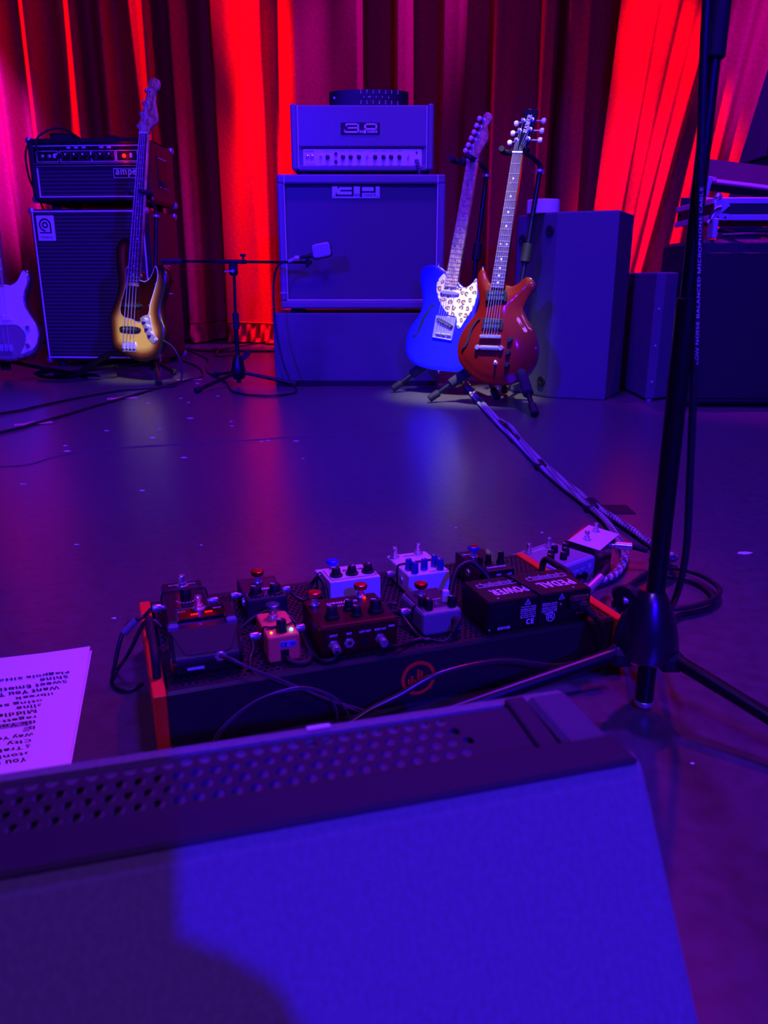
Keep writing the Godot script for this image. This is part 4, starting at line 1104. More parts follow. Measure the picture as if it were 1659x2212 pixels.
# ---------- microphone stand by the guitar cabinet ----------
func make_mic_stand() -> void:
	var o := thing("boom_stand", "black boom microphone stand on a tripod between the bass cabinet and the riser box", "microphone stand", at(V(-0.615, 0, -3.3)))
	var hub := obj("base", lathe(st(), [Vector2(0, 0.03), Vector2(0.022, 0.03), Vector2(0.03, 0.045), Vector2(0.031, 0.062), Vector2(0.02, 0.118), Vector2(0.013, 0.128), Vector2(0, 0.128)], 8), M.black_metal, o)
	obj("release_lever", prism(st(), smooth_loop([Vector2(0.012, 0.1), Vector2(0.05, 0.125), Vector2(0.047, 0.145), Vector2(0.02, 0.13)], 3), -0.008, 0.008, 0.003), M.rubber, hub)
	obj("upright", rod(rod(st(), V(0, 0.012, 0), V(0, 0.3, 0), 0.0095, 14), V(0, 0.3, 0), V(0.004, 0.46, 0), 0.0062, 14), M.black_metal, o)
	obj("height_clutch", rod(st(), V(0.001, 0.235, 0), V(0.001, 0.3, 0), 0.0135, 14), M.rubber, o)
	for f in [V(-0.126, 0.012, 0.233), V(0.245, 0.012, 0.03), V(-0.164, 0.012, -0.3)]:
		var l := obj("leg", rod(st(), V(0, 0.06, 0), f, 0.0075, 10), M.black_metal, o)
		obj("rubber_foot", rod(st(), V(0, 0.06, 0).lerp(f, 0.91), V(0, 0.06, 0).lerp(f, 1.02), 0.012, 12), M.rubber, l)
	var j := obj("swivel_joint", bx(st(), V(0.004, 0.472, 0.012), V(0.036, 0.05, 0.018), 0.007), M.black_metal, o)
	obj("wing_screw", rod(rod(st(), V(0.004, 0.465, 0.0), V(0.004, 0.465, 0.032), 0.007, 12), V(-0.03, 0.462, 0.03), V(0.004, 0.465, 0.03), 0.003, 8), M.chrome, j)
	var a := V(-0.319, 0.5065, -0.12)
	var b := V(0.312, 0.4965, 0.12)
	obj("boom", rod(st(), a.lerp(b, 0.12), b, 0.0055, 12), M.black_metal, o)
	obj("counterweight", rod(st(), a, a.lerp(b, 0.15), 0.0095, 14), M.foam, o)
	var bc := obj("boom_clutch", rod(st(), a.lerp(b, 0.41), a.lerp(b, 0.6), 0.0085, 14), M.rubber, o)
	obj("clutch_knob", lathe(rod(st(), a.lerp(b, 0.58), a.lerp(b, 0.58) + V(0, 0.02, 0), 0.004, 8), [Vector2(0, 0.02), Vector2(0.012, 0.02), Vector2(0.012, 0.03), Vector2(0, 0.031)], 10, at(a.lerp(b, 0.58))), M.rubber, bc)
	obj("boom_tip", cyl(st(), 0.0105, -0.012, 0.012, 12, Transform3D(FWD, b + V(0.01, 0, 0))), M.rubber, o)
	# microphone
	var silver := mk(Color(0.62, 0.62, 0.64), 0.4, 0.2)
	var m := thing("microphone", "flat silver microphone hanging before the guitar cabinet grille", "microphone", Transform3D(Basis(V(0, 0, 1), deg_to_rad(10)), V(-0.243, 0.54, -3.165)))
	obj("head", prism(st(), smooth_loop(mm([-32, -24, 0, -26, 33, -23, 36, 0, 34, 24, 0, 27, -33, 24, -36, 0]), 3), -0.014, 0.014, 0.006, 3), silver, m)
	obj("grille_rim", prism(st(), smooth_loop(mm([-35, -27, 0, -29, 36, -26, 39, 0, 37, 27, 0, 30, -36, 27, -39, 0]), 3), -0.016, -0.006, 0.004, 2), M.black, m)
	obj("neck", rod(rod(st(), V(-0.034, -0.012, 0), V(-0.055, -0.012, 0), 0.0095, 12), V(-0.05, -0.012, 0), V(-0.092, -0.012, 0), 0.006, 12), M.black_metal, m)
	obj("plug", rod(rod(st(), V(-0.088, -0.012, 0), V(-0.108, -0.012, 0), 0.0105, 14), V(-0.106, -0.012, 0), V(-0.135, -0.018, 0), 0.007, 12), M.nickel, m)
	obj("clip", rod(st(), V(-0.06, -0.014, 0), V(-0.068, -0.05, -0.012), 0.006, 10), M.rubber, m)
	tag(obj("microphone_cable", tube(st(), smooth([V(-0.372, 0.498, -3.167), V(-0.4, 0.494, -3.18), V(-0.424, 0.47, -3.19), V(-0.438, 0.41, -3.2), V(-0.44, 0.315, -3.2), V(-0.43, 0.206, -3.19), V(-0.405, 0.1, -3.17), V(-0.376, 0.035, -3.15), V(-0.349, 0.005, -3.084), V(-0.41, 0.005, -2.98), V(-0.518, 0.005, -2.99), V(-0.597, 0.005, -3.084), V(-0.637, 0.005, -3.2), V(-0.7, 0.005, -3.42), V(-0.86, 0.005, -3.8), V(-0.99, 0.005, -4.4), V(-1.25, 0.005, -5.0)], 5), 0.0042), M.cable), "black microphone cable hanging down past the riser box and looping on the floor", "cable")

# ---------- right-hand gear ----------
func footprint(s: SurfaceTool, poly: Array, y0: float, y1: float, bev := 0.006) -> SurfaceTool:
	# poly is in world x and -z
	return prism(s, poly, y0, y1, bev, 2, Transform3D(Basis(V(1, 0, 0), V(0, 0, -1), V(0, 1, 0)), Vector3.ZERO), false)

func make_right_gear() -> void:
	var box := tri_map(mk(Color(0.33, 0.33, 0.36), 0.75), 12.0, null, noise_tex(0.1, 128, FastNoiseLite.TYPE_SIMPLEX, null, 2, 3.0), 0.3)
	var a := thing("tall_loudspeaker", "tall dark loudspeaker with angled sides standing on end beside the dark red guitar", "loudspeaker", at(V(0.72, 0, -3.15)))
	obj("cabinet", footprint(st(), [Vector2(-0.21, -0.02), Vector2(-0.1, -0.2), Vector2(0.102, -0.27), Vector2(0.216, -0.06), Vector2(0.18, 0.25), Vector2(-0.17, 0.26)], 0.0, 0.664), box, a)
	for q in [[-0.193, -0.0478, 0.575], [-0.117, -0.172, 0.6], [-0.19, -0.0527, 0.06], [-0.117, -0.172, 0.06]]:
		obj("round_foot", lathe(st(), [Vector2(0, 0), Vector2(0.021, 0), Vector2(0.019, 0.006), Vector2(0.008, 0.006), Vector2(0.006, 0.003), Vector2(0, 0.003)], 18, Transform3D(Basis(V(0.521, 0, 0.853), V(-0.853, 0, 0.521), V(0, -1, 0)), V(q[0], q[2], -q[1]))), M.rubber, a)
	var b := thing("small_loudspeaker", "lower dark loudspeaker behind the tall one, beside the foreground microphone stand", "loudspeaker", at(V(1.03, 0, -3.08)))
	obj("cabinet", footprint(st(), [Vector2(-0.065, -0.22), Vector2(-0.03, -0.215), Vector2(0.03, -0.17), Vector2(0.03, 0.25), Vector2(-0.05, 0.25)], 0.008, 0.457), box, b)
	for y in [0.33, 0.2, 0.07]: obj("screw", lathe(st(), [Vector2(0, 0), Vector2(0.005, 0), Vector2(0.003, 0.003), Vector2(0, 0.003)], 10, Transform3D(Basis(V(1, 0, 0), V(0, 0, 1), V(0, -1, 0)), V(-0.045, y, 0.2185))), M.nickel, b)
	for q in [V(-0.045, 0, 0.2), V(0.015, 0, 0.14), V(0.015, 0, -0.22), V(-0.03, 0, -0.22)]: obj("glide", cyl(st(), 0.012, 0, 0.01, 12, at(q)), M.nickel, b)
	# white roll on the tall speaker
	var r := thing("tape_roll", "pale round roll of tape lying on top of the tall loudspeaker", "tape roll", at(V(0.588, 0.664, -3.06)))
	obj("roll", lathe(st(), [Vector2(0.03, 0.0), Vector2(0.057, 0.0), Vector2(0.059, 0.002), Vector2(0.059, 0.046), Vector2(0.057, 0.048), Vector2(0.03, 0.048), Vector2(0.03, 0.0)], 36), M.white, r)
	obj("core", lathe(st(), [Vector2(0.026, 0.0), Vector2(0.0305, 0.0), Vector2(0.0305, 0.049), Vector2(0.026, 0.049), Vector2(0.026, 0.0)], 30), mk(Color(0.5, 0.4, 0.3), 0.8), r)
	# monitor at the right edge
	var net := tri_map(mk(Color(0.11, 0.11, 0.12), 0.7), 22.0, weave())
	var c := thing("wide_loudspeaker", "wide black loudspeaker with mesh front under the flight case at the right edge", "loudspeaker", at(V(1.42, 0, -2.92), -0.03))
	obj("cabinet", bx(st(), V(0, 0.285, 0), V(0.71, 0.55, 0.42), 0.012), M.tolex, c)
	obj("mesh_front", bx(st(), V(0, 0.275, 0.212), V(0.68, 0.49, 0.012), 0.005), net, c)
	obj("badge", bx(st(), V(0.0, 0.3, 0.2195), V(0.07, 0.08, 0.003), 0.001), mk(Color(0.2, 0.2, 0.21), 0.5), c)
	for x in [-0.3, 0.3]:
		for z in [-0.16, 0.16]: obj("foot", cyl(st(), 0.02, 0, 0.012, 12, at(V(x, 0, z))), M.rubber, c)
	# flight case
	var alu := mk(Color(0.8, 0.8, 0.82), 0.35, 0.55)
	var ply := mk(Color(0.13, 0.13, 0.15), 0.5)
	var f := thing("flight_case", "open flight case with aluminium edges and ball corners lying on the wide loudspeaker", "case", at(V(1.45, 0.622, -2.95), -0.02))
	obj("tray", bx(st(), V(0, 0.038, 0), V(0.68, 0.07, 0.36), 0.003), ply, f)
	for y in [0.009, 0.062]:
		obj("edge_rail", bx(st(), V(0, y, 0.182), V(0.69, 0.019, 0.01), 0.002), alu, f)
		obj("edge_rail", bx(st(), V(-0.342, y, 0), V(0.01, 0.019, 0.36), 0.002), alu, f)
	obj("edge_rail", bx(st(), V(0.02, 0.092, -0.165), V(0.62, 0.022, 0.016), 0.002), alu, f)
	obj("back_panel", bx(st(), V(0, 0.085, -0.17), V(0.67, 0.04, 0.012), 0.002), ply, f)
	obj("gear_plate", bx(st(), V(0.04, 0.074, -0.0), V(0.56, 0.008, 0.28), 0.002), M.black_metal, f)
	obj("corner_rail", bx(st(), V(-0.335, 0.105, -0.02), V(0.014, 0.05, 0.014), 0.002), alu, f)
	obj("corner_rail", bx(st(), V(-0.325, 0.127, -0.02), V(0.034, 0.01, 0.014), 0.002), alu, f)
	obj("corner_plate", prism(st(), mm([-342, 0, -290, 0, -290, 20, -318, 22, -290, 45, -300, 62, -325, 70, -342, 70]), 0.183, 0.19, 0.001, 1), alu, f)
	for q in [[-0.327, 0.009], [-0.303, 0.009], [-0.296, 0.04], [-0.14, 0.062]]: obj("rivet", lathe(st(), [Vector2(0, 0), Vector2(0.004, 0), Vector2(0.002, 0.002), Vector2(0, 0.002)], 8, Transform3D(FWD, V(q[0], q[1], 0.19 if q[0] < -0.2 else 0.187))), M.black_metal, f)
	obj("ball_corner", lathe(st(), [Vector2(0, -0.014), Vector2(0.008, -0.0115), Vector2(0.014, 0), Vector2(0.008, 0.0115), Vector2(0, 0.014)], 14, at(V(-0.332, 0.074, 0.185))), M.chrome, f)
	var lid := obj("lid", bx(st(), V(0, 0.065, 0), V(0.66, 0.105, 0.05), 0.004, turned(V(0.07, 0.1, -0.2), V(-28, 0, -8))), mk(Color(0.12, 0.12, 0.18), 0.6), f)
	obj("lid_rail", bx(st(), V(0, 0.02, 0.028), V(0.67, 0.016, 0.012), 0.002, turned(V(0.07, 0.1, -0.2), V(-28, 0, -8))), alu, lid)
	obj("lid_catch", bx(st(), V(-0.3, 0.02, 0.036), V(0.045, 0.022, 0.012), 0.003, turned(V(0.07, 0.1, -0.2), V(-28, 0, -8))), M.chrome, lid)
	obj("lid_stay", bx(st(), Vector3.ZERO, V(0.016, 0.07, 0.006), 0.001, turned(V(-0.265, 0.135, -0.1), V(0, 0, -8))), alu, f)
	obj("lid_stay", bx(st(), Vector3.ZERO, V(0.02, 0.1, 0.02), 0.004, turned(V(-0.305, 0.13, -0.04), V(0, 0, 4))), M.rubber, f)
	tag(obj("equipment_case_edge", bx(st(), V(1.093, 0.594, -2.735), V(0.016, 0.062, 0.05), 0.002), alu), "short upright aluminium edge of a case beside the cables under the flight case", "case edge")
	var rng := RandomNumberGenerator.new()
	rng.seed = 3
	for k in 3:
		var pts := []
		for i in 9: pts.append(V(1.13 + 0.08 * i, 0.568 + 0.011 * k + 0.01 * rng.randf(), -2.74 + 0.03 * sin(i * 1.1 + k * 2.0) - 0.03 * k))
		tag(obj("stage_cable", tube(st(), smooth(pts, 4), 0.006), M.cable), "black cable lying on the wide loudspeaker under the flight case, %s of three" % ["lowest and foremost", "middle one", "topmost and rearmost"][k], "cable")
	for k in 2:
		tag(obj("loose_cable", tube(st(), smooth([V(1.12, 0.665 - 0.006 * k, -2.755), V(1.098, 0.655, -2.74 + 0.01 * k), V(1.086 - 0.008 * k, 0.632, -2.73), V(1.074 + 0.02 * k, 0.612 - 0.012 * k, -2.735)]), 0.0035), M.piping if k == 0 else M.cable), ["thin pale cable hanging from the left corner of the flight case", "thin black cable hanging from the left corner of the flight case"][k], "cable")
	tag(obj("wall_post", bx(st(), V(-2.05, 0.21, -4.85), V(0.045, 0.42, 0.045), 0.004), mk(Color(0.3, 0.3, 0.35), 0.6)), "narrow upright post between the pale bass and the bass cabinet", "post")

# ---------- foreground microphone stand ----------
func make_front_stand() -> void:
	var x := 0.268
	var z := -0.72
	var o := thing("front_microphone_stand", "large black microphone stand with dome-shaped tripod hub standing in the foreground at the right", "microphone stand", at(V(x, 0, z)))
	obj("hub", lathe(st(), [Vector2(0, 0.06), Vector2(0.027, 0.06), Vector2(0.0315, 0.064), Vector2(0.0325, 0.073), Vector2(0.0305, 0.087), Vector2(0.026, 0.104), Vector2(0.019, 0.122), Vector2(0.0135, 0.132), Vector2(0.0115, 0.134), Vector2(0, 0.134)], 32), gloss(mk(Color(0.3, 0.3, 0.32), 0.28, 0.85), 0.6, 0.15), o)
	obj("upright", rod(st(), V(0.003, 0.008, 0.004), V(0.004, 0.415, 0), 0.0092, 20), M.black_metal, o)
	obj("inner_tube", rod(st(), V(0.004, 0.41, 0), V(0.004, 0.62, 0), 0.0062, 16), M.black_metal, o)
	obj("stub_cap", rod(st(), V(0.003, 0.006, 0.004), V(0.003, 0.012, 0.004), 0.0096, 20), M.nickel, o)
	obj("height_clutch", rod(st(), V(0.004, 0.605, 0), V(0.004, 0.78, 0), 0.0095, 20), M.rubber, o)
	obj("upper_tube", rod(st(), V(0.004, 0.78, 0), V(0.004, 1.1, 0), 0.0062, 16), M.black_metal, o)
	var k := obj("locking_knob", lathe(st(), [Vector2(0, 0), Vector2(0.009, 0), Vector2(0.0145, 0.002), Vector2(0.0155, 0.006), Vector2(0.0145, 0.01), Vector2(0.008, 0.011), Vector2(0, 0.011)], 12, along(V(-0.016, 0.12, -0.012), V(-0.04, 0.118, 0.006))), M.rubber, o)
	obj("knob_screw", rod(st(), V(-0.026, 0.119, -0.005), V(0, 0.119, -0.003), 0.004, 10), M.nickel, k)
	for f in [V(-0.29, 0.012, 0.085), V(0.165, 0.012, 0.16), V(0.06, 0.012, -0.28)]:
		var d: Vector3 = (V(f.x, 0, f.z)).normalized()
		obj("leg_socket", bx(st(), d * 0.027 + V(0, 0.064, 0), V(0.026, 0.02, 0.022), 0.005, Transform3D()), M.rubber, o)
		var l := obj("leg", rod(st(), d * 0.02 + V(0, 0.07, 0), f, 0.0072, 16), M.black_metal, o)
		obj("rubber_foot", rod(st(), f + (V(0, 0.07, 0) - f) * 0.06, f - (V(0, 0.07, 0) - f) * 0.02, 0.0105, 14), M.rubber, l)
	var cab := obj("front_microphone_cable", tube(st(), smooth([V(0.249, 1.0, -0.71), V(0.252, 0.8, -0.706), V(0.257, 0.648, -0.708), V(0.266, 0.545, -0.712), V(0.279, 0.416, -0.716), V(0.294, 0.24, -0.72), V(0.300, 0.169, -0.725), V(0.305, 0.11, -0.75), V(0.335, 0.03, -0.86), V(0.39, 0.006, -0.94), V(0.44, 0.005, -0.965), V(0.462, 0.005, -1.01), V(0.455, 0.005, -1.06), V(0.415, 0.005, -1.085), V(0.362, 0.005, -1.05), V(0.345, 0.008, -0.99), V(0.375, 0.013, -0.945), V(0.43, 0.014, -0.96), V(0.472, 0.013, -1.01), V(0.465, 0.012, -1.075), V(0.42, 0.012, -1.1), V(0.355, 0.008, -1.04), V(0.315, 0.005, -0.98)], 7), 0.0036, 10), mk(Color(0.13, 0.13, 0.15), 0.4))
	tag(cab, "black microphone cable running down the foreground stand and coiled on the floor behind it", "cable")
	lettering(cab, "LOW NOISE BALANCED MICROPHONE CABLE", M.print_white, Transform3D(Basis(V(0.098, -0.99, -0.03).normalized() * -1.0, V(-0.99, -0.098, 0).normalized(), V(0, 0, 1)), V(0.2775, 0.431, -0.7118)), 0.15, 0.0026)

# ---------- the photographer and phone, unseen behind the camera, shaped to shade the foreground speaker ----------
func make_unseen_photographer() -> void:
	var bones := [[V(0.0, -0.9, 0.46), V(0.0, -0.3, 0.46), 0.13, 0.16], [V(0.0, -0.3, 0.46), V(0.02, 0.33, 0.46), 0.16, 0.17], [V(-0.15, 0.46, 0.46), V(0.2, 0.45, 0.46), 0.085, 0.08], [V(0.015, 0.45, 0.46), V(0.02, 0.55, 0.44), 0.06, 0.055], [V(0.04, 0.57, 0.44), V(0.04, 0.6, 0.43), 0.095, 0.1], [V(-0.17, 0.44, 0.46), V(-0.24, 0.15, 0.33), 0.06, 0.047], [V(-0.24, 0.15, 0.33), V(-0.1, 0.33, 0.08), 0.043, 0.03], [V(0.22, 0.45, 0.46), V(0.27, 0.2, 0.33), 0.06, 0.047], [V(0.27, 0.2, 0.33), V(0.03, 0.325, 0.07), 0.043, 0.032], [V(-0.1, 0.33, 0.08), V(-0.075, 0.36, 0.04), 0.03, 0.022], [V(0.03, 0.325, 0.07), V(0.0, 0.345, 0.045), 0.032, 0.022]]
	var cell := 0.018
	var lo := V(-0.36, -1.05, 0.0)
	var n := Vector3i(42, 102, 38)
	var f := PackedFloat32Array()
	f.resize(n.x * n.y * n.z)
	f.fill(1.0)
	for b in bones:
		var r: float = maxf(b[2], b[3]) + 0.07
		var mn: Vector3 = (b[0].min(b[1]) - Vector3.ONE * r - lo) / cell
		var mx: Vector3 = (b[0].max(b[1]) + Vector3.ONE * r - lo) / cell
		var ab: Vector3 = b[1] - b[0]
		var l2 := ab.length_squared()
		for z in range(maxi(0, int(mn.z)), mini(n.z, int(mx.z) + 1)):
			for y in range(maxi(0, int(mn.y)), mini(n.y, int(mx.y) + 1)):
				for x in range(maxi(0, int(mn.x)), mini(n.x, int(mx.x) + 1)):
					var p := lo + V(x, y, z) * cell
					var t := clampf((p - b[0]).dot(ab) / l2, 0.0, 1.0)
					var d: float = p.distance_to(b[0] + ab * t) - lerpf(b[2], b[3], t)
					var i := x + n.x * (y + n.y * z)
					var k := 0.035
					var h := maxf(k - absf(f[i] - d), 0.0) / k
					f[i] = minf(f[i], d) - h * h * k * 0.25
	var id := {}
	var s := st()
	s.set_smooth_group(1)
	var pts := []
	for z in n.z - 1:
		for y in n.y - 1:
			for x in n.x - 1:
				var c := Vector3.ZERO
				var m := 0
				var vals := []
				for q in 8: vals.append(f[x + (q & 1) + n.x * (y + (q >> 1 & 1) + n.y * (z + (q >> 2)))])
				for e in [[0, 1], [2, 3], [4, 5], [6, 7], [0, 2], [1, 3], [4, 6], [5, 7], [0, 4], [1, 5], [2, 6], [3, 7]]:
					var a: float = vals[e[0]]
					var b: float = vals[e[1]]
					if (a < 0) != (b < 0):
						var pa := V(e[0] & 1, e[0] >> 1 & 1, e[0] >> 2)
						var pb := V(e[1] & 1, e[1] >> 1 & 1, e[1] >> 2)
						c += pa.lerp(pb, a / (a - b)); m += 1
				if m:
					id[Vector3i(x, y, z)] = pts.size()
					pts.append(lo + (V(x, y, z) + c / m) * cell)
	for key in id:
		var i0: float = f[key.x + n.x * (key.y + n.y * key.z)]
		for ax in 3:
			var st_ := Vector3i.ZERO
			st_[ax] = 1
			var o: Vector3i = key + st_
			if o.x >= n.x or o.y >= n.y or o.z >= n.z: continue
			var i1: float = f[o.x + n.x * (o.y + n.y * o.z)]
			if (i0 < 0) == (i1 < 0): continue
			var u := Vector3i.ZERO
			var v := Vector3i.ZERO
			u[(ax + 1) % 3] = 1; v[(ax + 2) % 3] = 1
			if not (id.has(key - u) and id.has(key - v) and id.has(key - u - v)): continue
			var a: Vector3 = pts[id[key]]
			var b: Vector3 = pts[id[key - u]]
			var c: Vector3 = pts[id[key - u - v]]
			var d: Vector3 = pts[id[key - v]]
			if i0 < 0: quad(s, a, b, c, d)
			else: quad(s, d, c, b, a)
	var o := thing("person", "person in dark clothes out of view, raising a phone, shading the foreground monitor", "person")
	obj("body", s, mk(Color(0.2, 0.17, 0.17), 0.85), o)
	var ph := thing("phone", "phone held up in both hands out of view, shading the foreground monitor", "phone", turned(V(-0.022, 0.404, 0.024), V(-16.7, 0, 0)))
	obj("case", bx(st(), Vector3.ZERO, V(0.075, 0.122, 0.009), 0.004), M.black, ph)

# ---------- foreground speaker ----------
func make_wedge() -> void:
	var xf := at(V(0.129, 0, -0.336), deg_to_rad(15.55))
	var paint := tri_map(mk(Color(0.5, 0.5, 0.53), 0.75, 0.0, 0.3), 18.0, noise_tex(0.05, 256, FastNoiseLite.TYPE_SIMPLEX_SMOOTH, ramp([Color(0.9, 0.9, 0.9), Color(1, 1, 1)], [0.2, 0.8])), noise_tex(0.15, 256, FastNoiseLite.TYPE_SIMPLEX, null, 2, 3.0), 0.08)
	var w := thing("stage_monitor", "large dark monitor loudspeaker with perforated top grille filling the foreground", "loudspeaker", xf)
	var side := Transform3D(Basis(V(0, 0, 1), V(0, 1, 0), V(-1, 0, 0)), V(-0.41, 0, 0))
	var prof := []
	for q in [[0.124, 0.0], [0.126, 0.004], [0.006, 0.193], [0.002, 0.198], [-0.003, 0.2], [-0.009, 0.2], [-0.009, 0.186], [-0.074, 0.181], [-0.074, 0.195], [-0.082, 0.194], [-0.085, 0.19], [-0.085, 0.0]]: prof.append(Vector2(q[0], q[1]))
	obj("cabinet", prism(st(), prof, -0.41, 0.41, 0.003, 2, side, false), paint, w)
	obj("end_cheek", bx(st(), V(-0.014, 0.1915, -0.0415), V(0.026, 0.012, 0.07), 0.003), mk(Color(0.3, 0.3, 0.33), 0.75), w)  # darker grey than the cabinet paint, dimness of the top put into colour
	var bez := mk(Color(0.13, 0.12, 0.14), 0.7)
	var tilt := Transform3D(Basis(Vector3.RIGHT, deg_to_rad(4.4)), V(-0.42, 0.1905, -0.0415))
	obj("foam_backing", bx(st(), V(0, -0.0035, 0), V(0.78, 0.003, 0.064), 0.0005, tilt), mk(Color(0.42, 0.42, 0.46), 0.95), w)
	obj("grille", perforated(st(), 0.774, 0.0545, 0.0091, 0.0031, func(px_, pz): return px_ > 0.35 - absf(pz) * 0.7), bez, w, tilt * at(V(0, 0.0035, -0.005)))
	obj("bezel", bx(st(), V(-0.41, 0.2, -0.01), V(0.815, 0.004, 0.0245), 0.0018), bez, w)
	obj("bezel", bx(st(), V(0.3845, 0.0042, 0), V(0.012, 0.004, 0.066), 0.001, tilt), bez, w)
	for q in [[V(-0.058, 0.2003, -0.002), V(0.009, 0.0012, 0.004), "tiny white tape chip on the front top edge of the foreground monitor"], [V(-0.004, 0.079, 0.0752), V(0.003, 0.022, 0.0025), "thin white tape strip low on the right edge of the foreground monitor"], [V(-0.15, 0.1985, -0.0745), V(0.013, 0.001, 0.003), "white scrap of tape on the far edge of the foreground monitor grille"]]:
		tag(obj("tape_scrap", bx(st(), q[0], q[1], 0.0004, Transform3D()), M.white, self, xf), q[2], "tape")

# ---------- pedalboard; everything on it is set out along its front edge (a) and towards its back (b) ----------
var BT := Transform3D(Basis(Vector3.UP, deg_to_rad(19.864)), Vector3(-0.215, 0, -0.639))
const DECK := 0.0608

func on_board(a: float, b: float, y := DECK, turn := 0.0) -> Transform3D:
	return BT * Transform3D(Basis(Vector3.UP, deg_to_rad(turn)), V(a, y, -b))

func bp(a: float, b: float, y: float) -> Vector3: return BT * V(a, y, -b)

func round_corners(p: Array, r: float, n := 3) -> Array:
	var o := []
	for i in p.size():
		var a: Vector2 = p[(i + p.size() - 1) % p.size()]
		var b: Vector2 = p[i]
		var c: Vector2 = p[(i + 1) % p.size()]
		var k := minf(r, minf(a.distance_to(b), b.distance_to(c)) * 0.45)
		var u := b + (a - b).normalized() * k
		var v := b + (c - b).normalized() * k
		for j in n + 1:
			var t := float(j) / n
			o.append(u.lerp(b, t).lerp(b.lerp(v, t), t))
	return o

# box whose side outline is given as (towards viewer, height) points
func case_shape(w: float, prof: Array, r := 0.003, bev := 0.0025) -> SurfaceTool:
	return prism(st(), round_corners(prof, r), -w / 2, w / 2, bev, 2, Transform3D(Basis(V(0, 0, 1), V(0, 1, 0), V(-1, 0, 0)), Vector3.ZERO), false)

func topper(o: Node3D, x: float, y: float, z: float, cap: Material, rim: Material) -> void:
	var f := obj("footswitch", lathe(st(), [Vector2(0, 0), Vector2(0.0062, 0), Vector2(0.0062, 0.0015), Vector2(0.0045, 0.002), Vector2(0.0045, 0.005), Vector2(0.003, 0.0055), Vector2(0.003, 0.0105), Vector2(0, 0.0105)], 6, at(V(x, y, z))), M.chrome, o)
	var t := obj("topper", lathe(st(), [Vector2(0, 0.0095), Vector2(0.0065, 0.0095), Vector2(0.0072, 0.011), Vector2(0.0078, 0.0135), Vector2(0.0074, 0.0148), Vector2(0.0066, 0.0152)], 24, at(V(x, y, z))), rim, f)
	obj("topper_cap", lathe(st(), [Vector2(0.0066, 0.0152), Vector2(0.004, 0.0158), Vector2(0, 0.016)], 24, at(V(x, y, z))), cap, t)

func footswitch(o: Node3D, x: float, y: float, z: float) -> void:
	obj("footswitch", lathe(lathe(st(), [Vector2(0, 0), Vector2(0.006, 0), Vector2(0.006, 0.002), Vector2(0.0044, 0.0025), Vector2(0.0044, 0.0055), Vector2(0.003, 0.006), Vector2(0.003, 0.0105), Vector2(0.0038, 0.011), Vector2(0.0038, 0.0135), Vector2(0.003, 0.0145), Vector2(0, 0.0145)], 16, at(V(x, y, z))), [Vector2(0.0046, 0.0), Vector2(0.0072, 0.0), Vector2(0.0072, 0.001), Vector2(0.0046, 0.001)], 6, at(V(x, y, z))), M.chrome, o)

func pot(o: Node3D, x: float, y: float, z: float, r: float, h: float, m: Material, mark := true, skirt := 1.2, an := 0.6) -> void:
	var k := obj("knob", knob_shape(st(), r, h, at(V(x, y, z)), skirt), m, o)
	if mark: obj("pointer", bx(st(), V(0, h + 0.0002, -r * 0.42), V(0.0011, 0.0006, r * 0.75), 0.0001, at(V(x, y, z), an)), M.print_white, k)

func plug(parent: Node, xf: Transform3D, r := 0.0042, l := 0.013) -> void:
	# low patch plug: knurled barrel whose axis is y
	obj("patch_plug", lathe(st(), [Vector2(0, 0), Vector2(0.0028, 0), Vector2(0.0028, 0.003), Vector2(r * 0.9, 0.0032), Vector2(r, 0.0045), Vector2(r, l - 0.001), Vector2(r * 0.92, l), Vector2(0, l)], 10, xf), M.knurl, parent)

func jack(o: Node3D, xf: Transform3D) -> void:
	obj("jack", lathe(lathe(st(), [Vector2(0.0024, 0.0006), Vector2(0.0024, 0.002), Vector2(0.0042, 0.002), Vector2(0.0046, 0.0014), Vector2(0.0046, 0)], 16, xf), [Vector2(0.0046, 0), Vector2(0.0058, 0), Vector2(0.0058, 0.0008), Vector2(0.0046, 0.0008)], 6, xf), M.chrome, o)

const RIGHT := Basis(Vector3(0, -1, 0), Vector3(1, 0, 0), Vector3(0, 0, 1))
const LEFT := Basis(Vector3(0, 1, 0), Vector3(-1, 0, 0), Vector3(0, 0, 1))

func patch(label: String, pts: Array, r := 0.0024, m: Material = null, called := "patch_cable") -> MeshInstance3D:
	var w := []
	for q in pts: w.append(bp(q[0], q[1], q[2]))
	var o := obj(called, tube(st(), smooth(w, 6), r, 8), m if m else M.cable)
	tag(o, label, "cable")
	return o

func led(parent: Node, name_: String, p: Vector3, r: float, col: Color, e: float) -> void:
	var m := StandardMaterial3D.new()
	m.albedo_color = col * 0.3
	m.emission_enabled = true
	m.emission = col
	m.emission_energy_multiplier = e
	obj(name_, lathe(st(), [Vector2(0, 0), Vector2(r, 0), Vector2(r, r * 0.5), Vector2(r * 0.6, r * 1.1), Vector2(0, r * 1.3)], 12, at(p)), m, parent)
	var l := OmniLight3D.new()
	l.name = name_ + "_glow"
	l.light_color = col; l.light_energy = 0.000003 * e; l.omni_range = 8.0; l.omni_attenuation = 2.0; l.light_size = r; l.shadow_enabled = true
	parent.add_child(l, true)
	l.position = p + V(0, r * 2.0, 0)

